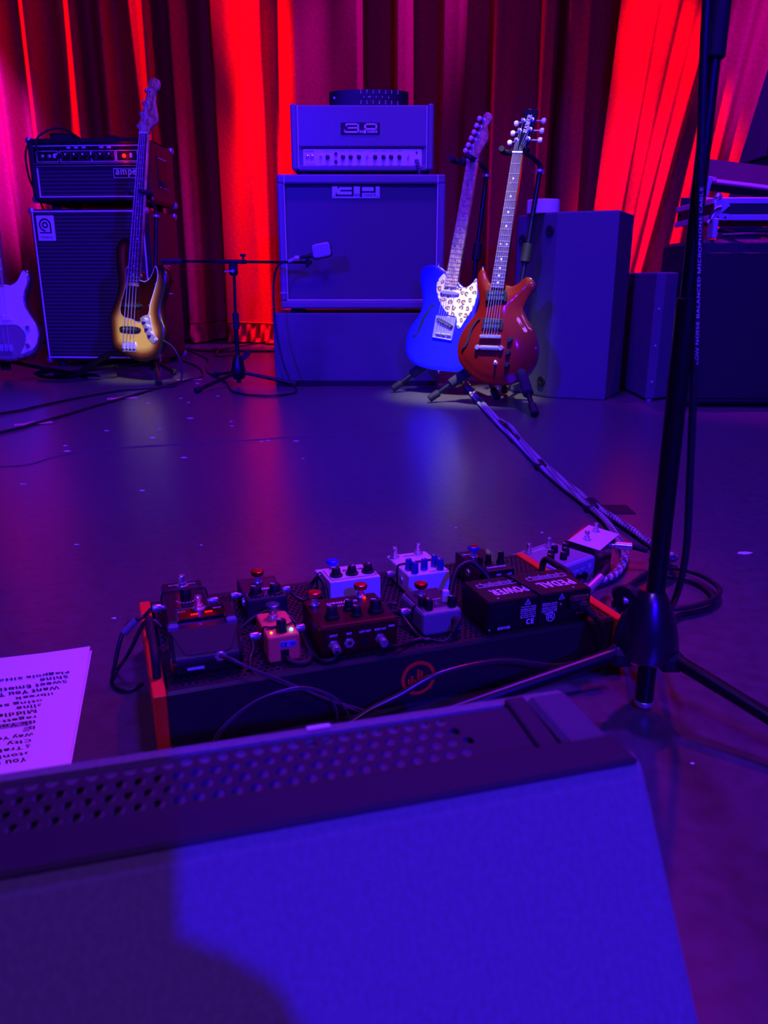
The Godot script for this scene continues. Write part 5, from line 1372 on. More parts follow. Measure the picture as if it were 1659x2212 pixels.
func make_board() -> void:
	M.orange = mk(Color(0.98, 0.27, 0.13), 0.42)
	M.knurl = mk(Color(0.85, 0.85, 0.87), 0.3, 0.55)
	tri_map(M.knurl, 260.0, weave())
	M.deck = tri_map(mk(Color(0.16, 0.16, 0.17), 0.36, 0.2), 20.0, null, noise_tex(0.2, 128, FastNoiseLite.TYPE_SIMPLEX, null, 2, 2.0), 0.15)
	var o := thing("pedalboard", "black perforated pedalboard with orange end panels and a round orange emblem on its front", "pedalboard", BT)
	obj("deck", perforated(st(), 0.494, 0.214, 0.0066, 0.0019), M.deck, o, at(V(0.2595, 0.0605, -0.113)))
	for q in [0.0035, 0.2225]: obj("deck_edge", bx(st(), V(0.2595, 0.0585, -q), V(0.495, 0.005, 0.009), 0.0018), M.deck, o)
	obj("front_panel", bx(st(), V(0.2595, 0.0305, 0.0), V(0.495, 0.057, 0.004), 0.0008), M.deck, o)
	obj("back_panel", bx(st(), V(0.2595, 0.0305, -0.224), V(0.495, 0.057, 0.004), 0.0008), M.deck, o)
	for x in [0.006, 0.513]:
		obj("end_panel", bx(st(), V(x, 0.0312, -0.1105), V(0.0125, 0.062, 0.234), 0.0012), M.orange, o)
	for e in [[0.0065, 0.03, 0.128], [0.5, 0.075, 0.145]]:
		var h := obj("carry_handle", tube(st(), smooth([V(e[0], 0.058, -e[1]), V(e[0], 0.078, -e[1] - 0.002), V(e[0], 0.086, -e[1] - 0.012), V(e[0], 0.086, -(e[1] + e[2]) / 2), V(e[0], 0.086, -e[2] + 0.012), V(e[0], 0.078, -e[2] + 0.002), V(e[0], 0.058, -e[2])], 5), 0.0042, 12), M.rubber, o)
		h.set_meta("label", "black rubber carry handle")
	var s := st()
	var c := V(0.266, 0.0305, 0.0022)
	for k in 48:
		var t0 := TAU * k / 48.0
		var t1 := TAU * (k + 1) / 48.0
		var q := func(t: float, r: float, z: float) -> Vector3: return c + V(cos(t) * r, sin(t) * r, z)
		quad(s, q.call(t0, 0.0155, 0.001), q.call(t0, 0.0192, 0.001), q.call(t1, 0.0192, 0.001), q.call(t1, 0.0155, 0.001))
		quad(s, q.call(t0, 0.0192, 0.0), q.call(t1, 0.0192, 0.0), q.call(t1, 0.0192, 0.001), q.call(t0, 0.0192, 0.001))
	var hs := [0.006, 0.009, 0.0045, 0.0155, 0.0135, 0.007, 0.008]
	for k in 7: bx(s, c + V(-0.0105 + 0.0035 * k, -0.006 + hs[k] / 2, 0.0), V(0.0024, hs[k], 0.0018), 0.0002)
	obj("emblem", s, M.orange, o)

func make_pedals() -> void:
	var dark := mk(Color(0.1, 0.1, 0.11), 0.4)
	var grey := tri_map(mk(Color(0.58, 0.58, 0.6), 0.45, 0.3), 70.0, noise_tex(0.08, 128, FastNoiseLite.TYPE_CELLULAR, ramp([Color(0.85, 0.85, 0.85), Color(1, 1, 1)], [0.1, 0.7]), 2))
	var white := mk(Color(0.86, 0.86, 0.88), 0.4)
	var cap_red := mk(Color(0.85, 0.06, 0.05), 0.3, 0.6)
	var cap_blue := mk(Color(0.1, 0.16, 0.9), 0.3, 0.5)
	var cap_steel := mk(Color(0.35, 0.5, 0.62), 0.3, 0.8)
	var p: Node3D
	var b: Node3D
	# A: tuner-like pedal at the back left
	p = thing("effect_pedal", "small dark pedal with one big knob at the back left of the pedalboard", "effect pedal", on_board(0.048, 0.157))
	obj("case", case_shape(0.046, [Vector2(0.039, 0), Vector2(0.039, 0.032), Vector2(-0.039, 0.032), Vector2(-0.039, 0)]), mk(Color(0.3, 0.3, 0.34), 0.35, 0.2), p)
	obj("top_plate", bx(st(), V(0, 0.0323, 0), V(0.043, 0.001, 0.075), 0.0003), gloss(dark, 1.0, 0.05), p)
	pot(p, 0.0, 0.0328, 0.015, 0.0062, 0.0125, M.ink, false, 1.0)
	footswitch(p, 0.0, 0.0328, -0.022)
	lettering(p, "BYPASS  ENGAGE", M.print_white, Transform3D(Basis(V(-1, 0, 0), V(0, 0, 1), V(0, 1, 0)), V(0, 0.0328, -0.03)), 0.03, 0.0022)
	for k in 9:
		var t := PI * (0.1 + 0.8 * k / 8.0)
		obj("scale_mark", bx(st(), V(-cos(t) * 0.011, 0.0329, 0.015 + sin(t) * 0.011), V(0.0016, 0.0003, 0.0012), 0.0001), M.print_white, p)
	obj("lead_band", tube(st(), smooth([V(0.0235, 0.01, -0.009), V(0.0235, 0.033, -0.009), V(0, 0.0345, -0.009), V(-0.0235, 0.033, -0.008), V(-0.024, 0.01, -0.006)], 4), 0.0011, 6), M.cable, p)
	plug(p, Transform3D(LEFT, V(-0.023, 0.02, 0.0))); plug(p, Transform3D(RIGHT, V(0.023, 0.02, 0.0)))
	# B: treadle pedal at the front left
	p = thing("effect_pedal", "black pedal with red dotted display and broad rubber treadle, front left corner", "effect pedal", on_board(0.0555, 0.0585, DECK, -1.0))
	obj("case", case_shape(0.07, [Vector2(0.034, 0), Vector2(0.04, 0.02), Vector2(0.018, 0.038), Vector2(-0.038, 0.041), Vector2(-0.038, 0)], 0.005, 0.005), dark, p)
	var scr := obj("display", bx(st(), V(0, 0.0416, -0.02), V(0.046, 0.002, 0.026), 0.0005), gloss(mk(Color(0.03, 0.03, 0.035), 0.2)), p)
	for q in [[-0.006, -0.0155], [0.0085, -0.018]]:
		for k in 4: led(scr, "display_light", V(q[0] - 0.003 + 0.002 * k, 0.0427, q[1]), 0.0008, Color(1.0, 0.06, 0.06), 3.0)
	for x in [-0.0285, 0.0285]:
		obj("end_block", bx(st(), V(x, 0.0415, -0.016), V(0.012, 0.007, 0.036), 0.002), dark, p)
		obj("end_lens", bx(st(), V(x, 0.0395, 0.004), V(0.0105, 0.007, 0.009), 0.0015), mk(Color(0.4, 0.4, 0.55), 0.3), p)
	var pad := obj("treadle", prism(st(), round_corners([Vector2(-0.034, -0.012), Vector2(-0.021, -0.042), Vector2(0.023, -0.042), Vector2(0.034, -0.012)], 0.004), 0.0, 0.004, 0.0012, 2, Transform3D(Basis(V(1, 0, 0), V(0, 0.62, -0.78).normalized() * 1.0, V(0, 0.78, 0.62)), V(0, 0.0462, 0.002)), false), mk(Color(0.16, 0.12, 0.1), 0.7), p)
	pad.set_meta("label", "brown rubber treadle pad")
	footswitch(p, 0.0, 0.042, -0.03)
	for q in [[-0.018, "TUNE"], [0.018, "BYPASS"]]: lettering(p, q[1], M.print_white, Transform3D(Basis(V(-1, 0, 0), V(0, 0, 1), V(0, 1, 0)), V(q[0], 0.0427, -0.026)), 0.008, 0.0018)
	lettering(p, "HARDWIRE", M.print_white, Transform3D(Basis(V(1, 0, 0), V(0, 0.95, -0.3), V(0, 0.3, 0.95)), V(-0.012, 0.01, 0.0386)), 0.016, 0.0026, "Droid Sans", true)
	jack(p, Transform3D(FWD, V(0.012, 0.02, 0.0398)))
	# C: dark pedal with two knobs
	p = thing("effect_pedal", "dark pedal with two black knobs and a red-topped switch in the back row, left", "effect pedal", on_board(0.136, 0.167))
	obj("case", case_shape(0.046, [Vector2(0.037, 0), Vector2(0.037, 0.026), Vector2(-0.037, 0.024), Vector2(-0.037, 0)]), mk(Color(0.2, 0.2, 0.24), 0.35, 0.3), p)
	for x in [-0.0105, 0.0115]:
		pot(p, x, 0.026, 0.024, 0.0068, 0.0105, M.ink, true, 1.35, 0.9)
		for k in 12: obj("scale_mark", bx(st(), V(x + cos(TAU * k / 12.0) * 0.0102, 0.0261, 0.024 + sin(TAU * k / 12.0) * 0.0102), V(0.0008, 0.0003, 0.0008), 0.0001), M.print_white, p)
	topper(p, -0.001, 0.025, -0.015, cap_red, mk(Color(0.6, 0.12, 0.14), 0.25, 0.8))
	lettering(p, "DUNLOP", M.print_white, Transform3D(Basis(V(-1, 0, 0), V(0, 0, 1), V(0, 1, 0)), V(0.002, 0.0258, 0.008)), 0.028, 0.005, "Droid Sans", true)
	plug(p, Transform3D(LEFT, V(-0.023, 0.016, -0.006)), 0.0044, 0.012); plug(p, Transform3D(RIGHT, V(0.023, 0.016, -0.004)), 0.0044, 0.012)
	jack(p, Transform3D(LEFT, V(-0.023, 0.014, 0.012)))
	# D: mini orange pedal
	p = thing("effect_pedal", "small orange pedal with one black knob and a steel-topped switch in the front row", "effect pedal", on_board(0.131, 0.0555))
	var og := mk(Color(1.0, 0.46, 0.34), 0.4)
	obj("case", case_shape(0.033, [Vector2(0.0325, 0), Vector2(0.0315, 0.0285), Vector2(-0.0325, 0.0275), Vector2(-0.0325, 0)], 0.003, 0.003), og, p)
	pot(p, 0.0, 0.0285, 0.0205, 0.0054, 0.0125, M.ink, true, 1.12, 0.9)
	topper(p, -0.001, 0.028, -0.0165, cap_steel, cap_steel)
	led(p, "amber_light", V(-0.011, 0.0285, 0.022), 0.0013, Color(1.0, 0.55, 0.05), 3.0)
	led(p, "cyan_light", V(0.0098, 0.0285, 0.0205), 0.0017, Color(0.35, 0.95, 1.0), 5.0)
	obj("label_plate", bx(st(), V(0.0035, 0.019, 0.0325), V(0.017, 0.007, 0.0008), 0.0003), mk(Color(0.5, 0.5, 0.75), 0.5), p)
	lettering(p, "CE", M.ink, Transform3D(Basis(), V(-0.001, 0.019, 0.0331)), 0.006, 0.0042, "Droid Sans", true)
	lettering(p, "9V", M.ink, Transform3D(Basis(), V(0.0085, 0.019, 0.0331)), 0.005, 0.0036, "Droid Sans", true)
	lettering(p, "CARBON", M.ink, Transform3D(Basis(V(-1, 0, 0), V(0, 0, 1), V(0, 1, 0)), V(-0.009, 0.0287, 0.0125)), 0.01, 0.0028, "Droid Sans", true)
	obj("power_socket", bx(st(), V(0.0, 0.007, 0.0326), V(0.0085, 0.013, 0.001), 0.0003), M.ink, p)
	obj("lead_band", tube(st(), smooth([V(-0.017, 0.0, 0.006), V(-0.0172, 0.028, 0.009), V(-0.008, 0.0295, 0.0105), V(0.008, 0.0295, 0.0095), V(0.0172, 0.028, 0.006), V(0.017, 0.002, 0.0)], 4), 0.0011, 6), M.cable, p)
	plug(p, Transform3D(LEFT, V(-0.0165, 0.017, 0.0)), 0.0044, 0.013); plug(p, Transform3D(RIGHT, V(0.0165, 0.017, -0.004)), 0.0044, 0.013)
	# E: white pedal with three knobs
	p = thing("effect_pedal", "white pedal with three black knobs in a row and a blue-topped switch, back row", "effect pedal", on_board(0.241, 0.166))
	obj("case", case_shape(0.062, [Vector2(0.035, 0), Vector2(0.035, 0.034), Vector2(-0.007, 0.033), Vector2(-0.011, 0.026), Vector2(-0.037, 0.024), Vector2(-0.037, 0)], 0.0015, 0.0015), white, p)
	for x in [-0.0185, 0.001, 0.021]: pot(p, x, 0.0342, 0.0165, 0.0055, 0.0098, M.ink, true, 1.4, 0.9 if x < 0 else -0.8)
	topper(p, -0.012, 0.0245, -0.022, cap_blue, cap_blue)
	lettering(p, "DRIVE  TONE  LEVEL", M.ink, Transform3D(Basis(V(-1, 0, 0), V(0, 0, 1), V(0, 1, 0)), V(0, 0.0343, 0.0035)), 0.046, 0.003, "Droid Sans", true)
	for q in [[V(0, 0.0342, 0.029), V(0.056, 0.0004, 0.0006)], [V(-0.028, 0.0342, 0.012), V(0.0006, 0.0004, 0.034)], [V(0.028, 0.0342, 0.012), V(0.0006, 0.0004, 0.034)]]: obj("printed_line", bx(st(), q[0], q[1], 0.0001), M.ink, p)
	obj("lead_band", tube(st(), smooth([V(-0.0315, 0.002, -0.024), V(-0.0312, 0.0235, -0.021), V(-0.02, 0.026, -0.018), V(0.0, 0.026, -0.018)], 4), 0.0011, 6), M.cable, p)
	# F: dark red double pedal
	p = thing("effect_pedal", "wide dark red pedal with four black knobs and two red-topped switches in the front row", "effect pedal", on_board(0.2075, 0.053, DECK, -0.8))
	var maroon := mk(Color(0.3, 0.1, 0.1), 0.32, 0.5)
	obj("case", case_shape(0.083, [Vector2(0.039, 0), Vector2(0.039, 0.0345), Vector2(-0.039, 0.0335), Vector2(-0.039, 0)], 0.006, 0.002), maroon, p)
	pot(p, -0.0225, 0.0345, 0.016, 0.0062, 0.0125, M.ink, true, 1.3, 0.9)
	pot(p, 0.0, 0.0345, 0.002, 0.0048, 0.0105, M.ink, true, 1.3, 0.9)
	pot(p, 0.0035, 0.0345, 0.0195, 0.0048, 0.0105, M.ink, true, 1.3, 0.9)
	pot(p, 0.0255, 0.0345, 0.0155, 0.0066, 0.0135, M.ink, true, 1.3, 1.4)
	topper(p, -0.0315, 0.034, -0.022, cap_red, mk(Color(0.75, 0.25, 0.3), 0.25, 0.8))
	topper(p, 0.022, 0.034, -0.027, cap_red, mk(Color(0.75, 0.25, 0.3), 0.25, 0.8))
	led(p, "red_light", V(0.0245, 0.0343, -0.021), 0.0016, Color(1.0, 0.08, 0.05), 4.0)
	lettering(p, "strymon", M.print_white, Transform3D(Basis(V(-1, 0, 0), V(0, 0, 1), V(0, 1, 0)), V(-0.002, 0.0347, -0.018)), 0.034, 0.0075, "Droid Sans", true)
	lettering(p, "Flint", M.print_white, Transform3D(Basis(V(-1, 0, 0), V(0, 0, 1), V(0, 1, 0)), V(-0.002, 0.0347, -0.009)), 0.014, 0.004)
	var jx := [-0.0275, -0.011, 0.006, 0.0225]
	var jn := ["INPUT", "EXP", "LEFT OUT", "RIGHT OUT"]
	for k in 4:
		if k == 2: obj("jack_hole", cyl(st(), 0.0042, 0.0, 0.0008, 16, Transform3D(FWD, V(jx[k], 0.014, 0.0388))), M.ink, p)
		else: jack(p, Transform3D(FWD, V(jx[k], 0.014, 0.039)))
		lettering(p, jn[k], M.print_white, at(V(jx[k], 0.0245, 0.0392)), 0.0085 if k < 1 else 0.0055 if k < 2 else 0.0125, 0.0022, "Droid Sans", true)
	lettering(p, "9VDC", M.print_white, at(V(0.035, 0.0265, 0.0392)), 0.0068, 0.002, "Droid Sans", true)
	plug(p, Transform3D(FWD, V(jx[0], 0.014, 0.0395)), 0.0047, 0.013); plug(p, Transform3D(FWD, V(jx[3], 0.014, 0.0395)), 0.0047, 0.013)
	# G: white pedal with five blue knobs
	p = thing("effect_pedal", "white pedal with five tall blue knobs and two bare metal switches, back row centre", "effect pedal", on_board(0.338, 0.1775))
	obj("case", case_shape(0.055, [Vector2(0.0395, 0), Vector2(0.0395, 0.026), Vector2(-0.0395, 0.0255), Vector2(-0.0395, 0)], 0.002, 0.002), white, p)
	var bk := gloss(mk(Color(0.12, 0.2, 0.6), 0.25), 1.0, 0.1)
	for q in [[-0.019, 0.0175], [-0.0165, 0.0315], [-0.001, 0.024], [0.016, 0.0165], [0.0175, 0.0305]]: pot(p, q[0], 0.026, q[1], 0.0045, 0.0135, bk, true, 1.1, 0.4)
	footswitch(p, -0.0205, 0.0258, -0.0285); footswitch(p, 0.0135, 0.0258, -0.0305)
	jack(p, Transform3D(LEFT, V(-0.0275, 0.013, 0.016)))
	obj("lead_band", tube(st(), smooth([V(-0.0282, 0.0, 0.003), V(-0.028, 0.024, 0.002), V(-0.02, 0.0275, 0.001), V(0.01, 0.0275, -0.001), V(0.0275, 0.027, -0.003)], 4), 0.0012, 6), M.cable, p)
	for q in [["VOL", -0.019, 0.0245], ["DRIVE", 0.006, 0.034], ["TONE", 0.0225, 0.0365]]: lettering(p, q[0], M.ink, Transform3D(Basis(V(-1, 0, 0), V(0, 0, 1), V(0, 1, 0)), V(q[1], 0.0262, q[2])), 0.009, 0.0018)
	lettering(p, "BOOST", M.ink, Transform3D(Basis(V(-1, 0, 0), V(0, 0, 1), V(0, 1, 0)), V(-0.002, 0.026, -0.028)), 0.014, 0.0022)
	led(p, "red_light", V(-0.003, 0.0259, -0.015), 0.001, Color(1.0, 0.1, 0.15), 2.0)
	plug(p, Transform3D(LEFT, V(-0.0275, 0.013, -0.006)), 0.0044, 0.012)
	# H: silver pedal
	p = thing("effect_pedal", "silver pedal with three black knobs and one pale knob in the front row", "effect pedal", on_board(0.3065, 0.0615))
	obj("case", case_shape(0.046, [Vector2(0.0345, 0), Vector2(0.0335, 0.0265), Vector2(-0.0345, 0.025), Vector2(-0.0345, 0)], 0.004, 0.004), grey, p)
	obj("top_plate", bx(st(), V(0, 0.0262, 0.0), V(0.04, 0.001, 0.06), 0.0003, turned(Vector3.ZERO, V(1.2, 0, 0))), mk(Color(0.22, 0.2, 0.24), 0.4), p)
	pot(p, -0.0145, 0.0262, 0.0095, 0.0046, 0.0105, M.ink, true, 1.0, 0.5); pot(p, -0.012, 0.0266, 0.0225, 0.0046, 0.0115, M.ink, true, 1.0, 0.2); pot(p, 0.0155, 0.0266, 0.0225, 0.005, 0.0115, M.ink, true, 1.0, 1.4); pot(p, 0.0145, 0.0262, 0.0075, 0.0045, 0.0125, white, false, 1.05)
	topper(p, -0.0045, 0.0255, -0.0185, cap_red, mk(Color(0.5, 0.1, 0.1), 0.3, 0.8))
	obj("toggle_switch", rod(cyl(st(), 0.0017, 0.026, 0.028, 10, at(V(0, 0, 0.0145))), V(0, 0.028, 0.0145), V(0.0003, 0.0325, 0.013), 0.0009, 8), M.chrome, p)
	lettering(p, "DISTORTION", M.print_white, Transform3D(Basis(V(-1, 0, 0), V(0, 0, 1), V(0, 1, 0)), V(0.0, 0.0266, 0.0)), 0.026, 0.002)
	obj("lead_band", tube(st(), smooth([V(-0.0238, 0.0, 0.003), V(-0.0238, 0.022, 0.006), V(-0.021, 0.0255, 0.008)], 4), 0.0012, 6), M.cable, p)
	plug(p, Transform3D(LEFT, V(-0.023, 0.015, -0.003)), 0.0046, 0.012)
	b = obj("power_plug", rod(rod(st(), V(0.014, 0.015, 0.035), V(0.0135, 0.0155, 0.043), 0.0048, 12), V(0.0155, 0.0165, 0.0405), V(0.003, 0.009, 0.052), 0.0042, 12, 0.0022), M.rubber, p)
	for k in 6: obj("strain_ring", cyl(st(), 0.0043 - 0.0003 * k, -0.0005, 0.0005, 12, along(V(0.0125 - 0.0018 * k, 0.0148 - 0.0011 * k, 0.0432 + 0.0017 * k), V(0.003, 0.009, 0.052))), M.rubber, b)
	# I: black pedal at the back
	p = thing("effect_pedal", "small black pedal with three shiny knobs, back row, behind the power supply", "effect pedal", on_board(0.419, 0.152))
	obj("case", case_shape(0.048, [Vector2(0.0365, 0), Vector2(0.0365, 0.0275), Vector2(-0.0365, 0.03), Vector2(-0.0365, 0)], 0.0025, 0.002), dark, p)
	for q in [[-0.014, 0.015, 1.0], [-0.001, 0.0125, 1.1], [0.0155, 0.0145, 1.35]]: pot(p, q[0], 0.0282, q[1], 0.0042, 0.0115 * q[2] * 0.95, gloss(mk(Color(0.03, 0.03, 0.04), 0.25), 1.0, 0.1), false, q[2])
	topper(p, -0.0095, 0.0293, -0.012, mk(Color(0.6, 0.08, 0.1), 0.3, 0.5), cap_blue)
	lettering(p, "TUMNUS", M.print_white, Transform3D(Basis(V(-1, 0, 0), V(0, 0, 1), V(0, 1, 0)), V(0.003, 0.0285, 0.027)), 0.026, 0.003, "Droid Serif", true)
	lettering(p, "BYPASS", M.print_white, Transform3D(Basis(V(-1, 0, 0), V(0, 0, 1), V(0, 1, 0)), V(-0.014, 0.0301, -0.022)), 0.012, 0.0024, "Droid Sans", true)
	for q in [["IN", -0.013], ["OUT", 0.017]]: lettering(p, q[0], M.print_white, at(V(q[1], 0.021, 0.0367)), 0.006 if q[0] == "OUT" else 0.0036, 0.0028, "Droid Sans", true)
	lettering(p, "9VDC", M.print_white, at(V(0.002, 0.0215, 0.0367)), 0.0068, 0.0026, "Droid Sans", true)
	jack(p, Transform3D(FWD, V(-0.013, 0.011, 0.0365))); jack(p, Transform3D(FWD, V(0.016, 0.013, 0.0365))); jack(p, Transform3D(LEFT, V(-0.024, 0.016, 0.004)))
	# J: power supply
	p = thing("power_supply", "flat black power supply box with large white lettering under a tie strap", "power supply", on_board(0.4165, 0.0425))
	obj("case", bx(st(), V(0, 0.0185, 0), V(0.13, 0.037, 0.065), 0.0016), mk(Color(0.09, 0.08, 0.085), 0.38), p)
	var up := Basis(V(-1, 0, 0), V(0, 0, 1), V(0, 1, 0))
	lettering(p, "PEDAL", M.print_white, Transform3D(up * Basis(V(1, 0, 0), V(-0.1, 1, 0), V(0, 0, 1)), V(0.0335, 0.0372, 0.009)), 0.044, 0.0155, "Droid Sans", true)
	lettering(p, "POWER", M.print_white, Transform3D(up * Basis(V(1, 0, 0), V(-0.1, 1, 0), V(0, 0, 1)), V(-0.0265, 0.0372, 0.0095)), 0.044, 0.0155, "Droid Sans", true)
	for x in [-0.031, 0.033]:
		for y in [-0.0085, -0.0165]: obj("printed_line", bx(st(), V(x, 0.0372, y), V(0.05, 0.0003, 0.0007), 0.0001), M.print_white, p)
		for e in [-1, 1]: obj("printed_line", bx(st(), V(x + e * 0.025, 0.0372, -0.0125), V(0.0007, 0.0003, 0.008), 0.0001), M.print_white, p)
		for k in 4: obj("printed_line", bx(st(), V(x - 0.018 + 0.012 * k, 0.0372, -0.0188), V(0.0007, 0.0003, 0.0045), 0.0001), M.print_white, p)
		lettering(p, "9V DC 100mA OUTPUTS", M.print_white, Transform3D(up, V(x, 0.0372, -0.0125)), 0.036, 0.0026)
	obj("lead_band", tube(st(), smooth([V(-0.001, 0.002, 0.0335), V(-0.001, 0.033, 0.0336), V(-0.002, 0.0385, 0.031), V(-0.006, 0.0388, 0.0), V(-0.01, 0.0385, -0.03), V(-0.011, 0.03, -0.0345)], 5), 0.0016, 6), M.rubber, p)
	for q in [[-0.0245, "!"], [0.0185, "!"]]:
		var tr := st()
		for k in 3:
			var t0 := PI / 2 + TAU * k / 3.0
			var t1 := PI / 2 + TAU * (k + 1) / 3.0
			var c := V(q[0] + 0.008, 0.0305, 0.0327)
			quad(tr, c + V(cos(t0), sin(t0), 0) * 0.0034, c + V(cos(t0), sin(t0), 0) * 0.0046, c + V(cos(t1), sin(t1), 0) * 0.0046, c + V(cos(t1), sin(t1), 0) * 0.0034)
		bx(tr, V(q[0] + 0.008, 0.0307, 0.0327), V(0.0007, 0.0026, 0.0003), 0.0001)
		obj("warning_mark", tr, M.print_white, p)
	var lines := ["The power supply", "contains no user", "serviceable parts.", "Connect only to a", "grounded outlet of", "the rated voltage"]
	for k in 6:
		lettering(p, lines[k], M.print_white, at(V(-0.0155, 0.0255 - 0.0025 * k, 0.0327)), 0.019, 0.0021)
		lettering(p, ["Attention: do not", "expose to rain or", "moisture. To reduce", "risk of shock use", "indoors in a dry", "place only"][k], M.print_white, at(V(0.0115, 0.0255 - 0.0025 * k, 0.0327)), 0.019 if k < 5 else 0.011, 0.0021)
	lettering(p, "CE", M.print_white, at(V(-0.0125, 0.0075, 0.0327)), 0.0095, 0.0062, "Droid Sans", true)
	var rg := st()
	for k in 28:
		var t0 := TAU * k / 28.0
		var t1 := TAU * (k + 1) / 28.0
		var c := V(0.0135, 0.009, 0.0327)
		quad(rg, c + V(cos(t0), sin(t0), 0) * 0.0048, c + V(cos(t0), sin(t0), 0) * 0.0056, c + V(cos(t1), sin(t1), 0) * 0.0056, c + V(cos(t1), sin(t1), 0) * 0.0048)
	obj("approval_mark", rg, M.print_white, p)
	lettering(p, "ETL", M.print_white, at(V(0.0135, 0.009, 0.0327)), 0.0066, 0.0045, "Droid Sans", true)
	lettering(p, "200 WATTS MAX", M.print_white, at(V(-0.045, 0.0045, 0.0327)), 0.0155, 0.0032, "Droid Sans", true)
	lettering(p, "120VAC 60Hz", M.print_white, at(V(0.043, 0.0125, 0.0327)), 0.013, 0.0026, "Droid Sans", true)
	lettering(p, "MADE IN USA", M.print_white, at(V(0.053, 0.0085, 0.0327)), 0.013, 0.0026, "Droid Sans", true)
	obj("power_socket", bx(st(), V(-0.047, 0.023, 0.0322), V(0.026, 0.018, 0.002), 0.0008), M.ink, p)
	for q in [V(-0.05, 0.0375, 0.026), V(0.045, 0.0375, 0.026)]: obj("screw", lathe(st(), [Vector2(0, 0), Vector2(0.0016, 0), Vector2(0.001, 0.0008), Vector2(0, 0.001)], 8, at(q)), M.nickel, p)
	for q in [V(-0.0625, 0.004, 0.0326), V(0.026, 0.022, 0.0326), V(0.06, 0.028, 0.0326)]: obj("screw", lathe(st(), [Vector2(0, 0), Vector2(0.0016, 0), Vector2(0.001, 0.0008), Vector2(0, 0.001)], 8, Transform3D(FWD, q)), M.nickel, p)
	var ip := obj("mains_plug", bx(st(), V(0.0455, 0.0235, 0.038), V(0.0235, 0.0165, 0.011), 0.003), M.rubber, p)
	obj("plug_neck", rod(bx(st(), V(0.0475, 0.022, 0.046), V(0.013, 0.012, 0.009), 0.003), V(0.0485, 0.021, 0.049), V(0.054, 0.012, 0.059), 0.0042, 12, 0.003), M.rubber, ip)
	# K: grey-blue pedal on the floor by the board
	p = thing("effect_pedal", "grey-blue pedal with six black knobs on the floor beside the board's right end", "effect pedal", on_board(0.573, 0.234, 0.0, 20.0))
	var gb := mk(Color(0.55, 0.6, 0.72), 0.4, 0.1)
	obj("case", case_shape(0.088, [Vector2(0.041, 0), Vector2(0.0425, 0.05), Vector2(-0.0425, 0.05), Vector2(-0.0415, 0)], 0.007, 0.0025), gb, p)
	obj("top_plate", bx(st(), V(0, 0.0502, -0.001), V(0.081, 0.0008, 0.072), 0.0003), mk(Color(0.5, 0.53, 0.6), 0.45), p)
	for q in [[-0.0265, 0.0165], [-0.012, 0.0055], [0.008, -0.004], [-0.0055, 0.0225], [0.0115, 0.0135], [0.0275, 0.001]]: pot(p, q[0], 0.0505, q[1], 0.0052, 0.0105, M.ink, true, 1.0, 0.3)
	footswitch(p, -0.023, 0.0505, -0.0265); footswitch(p, 0.021, 0.0505, -0.0245)
	lettering(p, "COMPADRE", M.print_white, Transform3D(Basis(V(-1, 0, 0), V(0, 0, 1), V(0, 1, 0)), V(-0.001, 0.0507, -0.025)), 0.026, 0.004)
	for q in [["OUT 2", -0.0], ["EXP", 0.014]]: lettering(p, q[0], M.print_white, at(V(q[1], 0.037, 0.0427)), 0.01, 0.0028)
	lettering(p, "9VDC", M.print_white, at(V(0.031, 0.04, 0.0427)), 0.008, 0.0024)
	lettering(p, "300mA", M.print_white, at(V(0.031, 0.0365, 0.0427)), 0.008, 0.0022)
	for x in [0.004, 0.018]: obj("jack", lathe(st(), [Vector2(0, 0), Vector2(0.0055, 0), Vector2(0.0055, 0.004), Vector2(0.003, 0.004), Vector2(0.0026, 0.001), Vector2(0, 0.001)], 14, Transform3D(FWD, V(x, 0.026, 0.0418))), M.ink, p)
	# L: slanted white pedal
	p = thing("switch_pedal", "pale slanted footswitch box with two metal buttons on the floor behind the grey-blue pedal", "effect pedal", on_board(0.666, 0.278, 0.0, 36.5))
	obj("case", case_shape(0.088, [Vector2(0.022, 0), Vector2(0.022, 0.049), Vector2(-0.0245, 0.055), Vector2(-0.0245, 0)], 0.001, 0.001), dark, p)
	obj("top_plate", bx(st(), V(0, 0.0528, -0.001), V(0.091, 0.0012, 0.05), 0.0004, turned(Vector3.ZERO, V(7.3, 0, 0))), white, p)
	footswitch(p, -0.019, 0.0528, 0.001); footswitch(p, 0.0265, 0.0528, -0.001)
	for q in [["A", -0.032, -0.008], ["B", 0.004, -0.008], ["ON", -0.01, 0.014], ["OFF", 0.034, 0.012]]: lettering(p, q[0], M.ink, Transform3D(Basis(V(-1, 0, 0), V(0, -0.127, 0.992), V(0, 0.992, 0.127)), V(q[1], 0.0536 - q[2] * 0.127, q[2])), 0.006, 0.003)
	# plugs held in K and L
	var g1 := thing("angled_plug", "thick right-angled metal plug with dark sleeve going into the grey-blue pedal", "plug", Transform3D())
	obj("tip", rod(st(), bp(0.585, 0.168, 0.024), bp(0.583, 0.15, 0.026), 0.0055, 14), M.chrome, g1)
	obj("barrel", rod(st(), bp(0.579, 0.151, 0.026), bp(0.609, 0.166, 0.036), 0.0064, 14, 0.0058), mk(Color(0.75, 0.62, 0.68), 0.4, 0.4), g1)
	obj("sleeve", rod(st(), bp(0.608, 0.1655, 0.0355), bp(0.634, 0.187, 0.04), 0.005, 12), M.rubber, g1)
	var g2 := thing("straight_plug", "straight chrome plug pushed into the end of the pale slanted footswitch box", "plug", Transform3D())
	obj("tip", rod(st(), bp(0.697, 0.282, 0.035), bp(0.712, 0.272, 0.035), 0.0035, 12), M.chrome, g2)
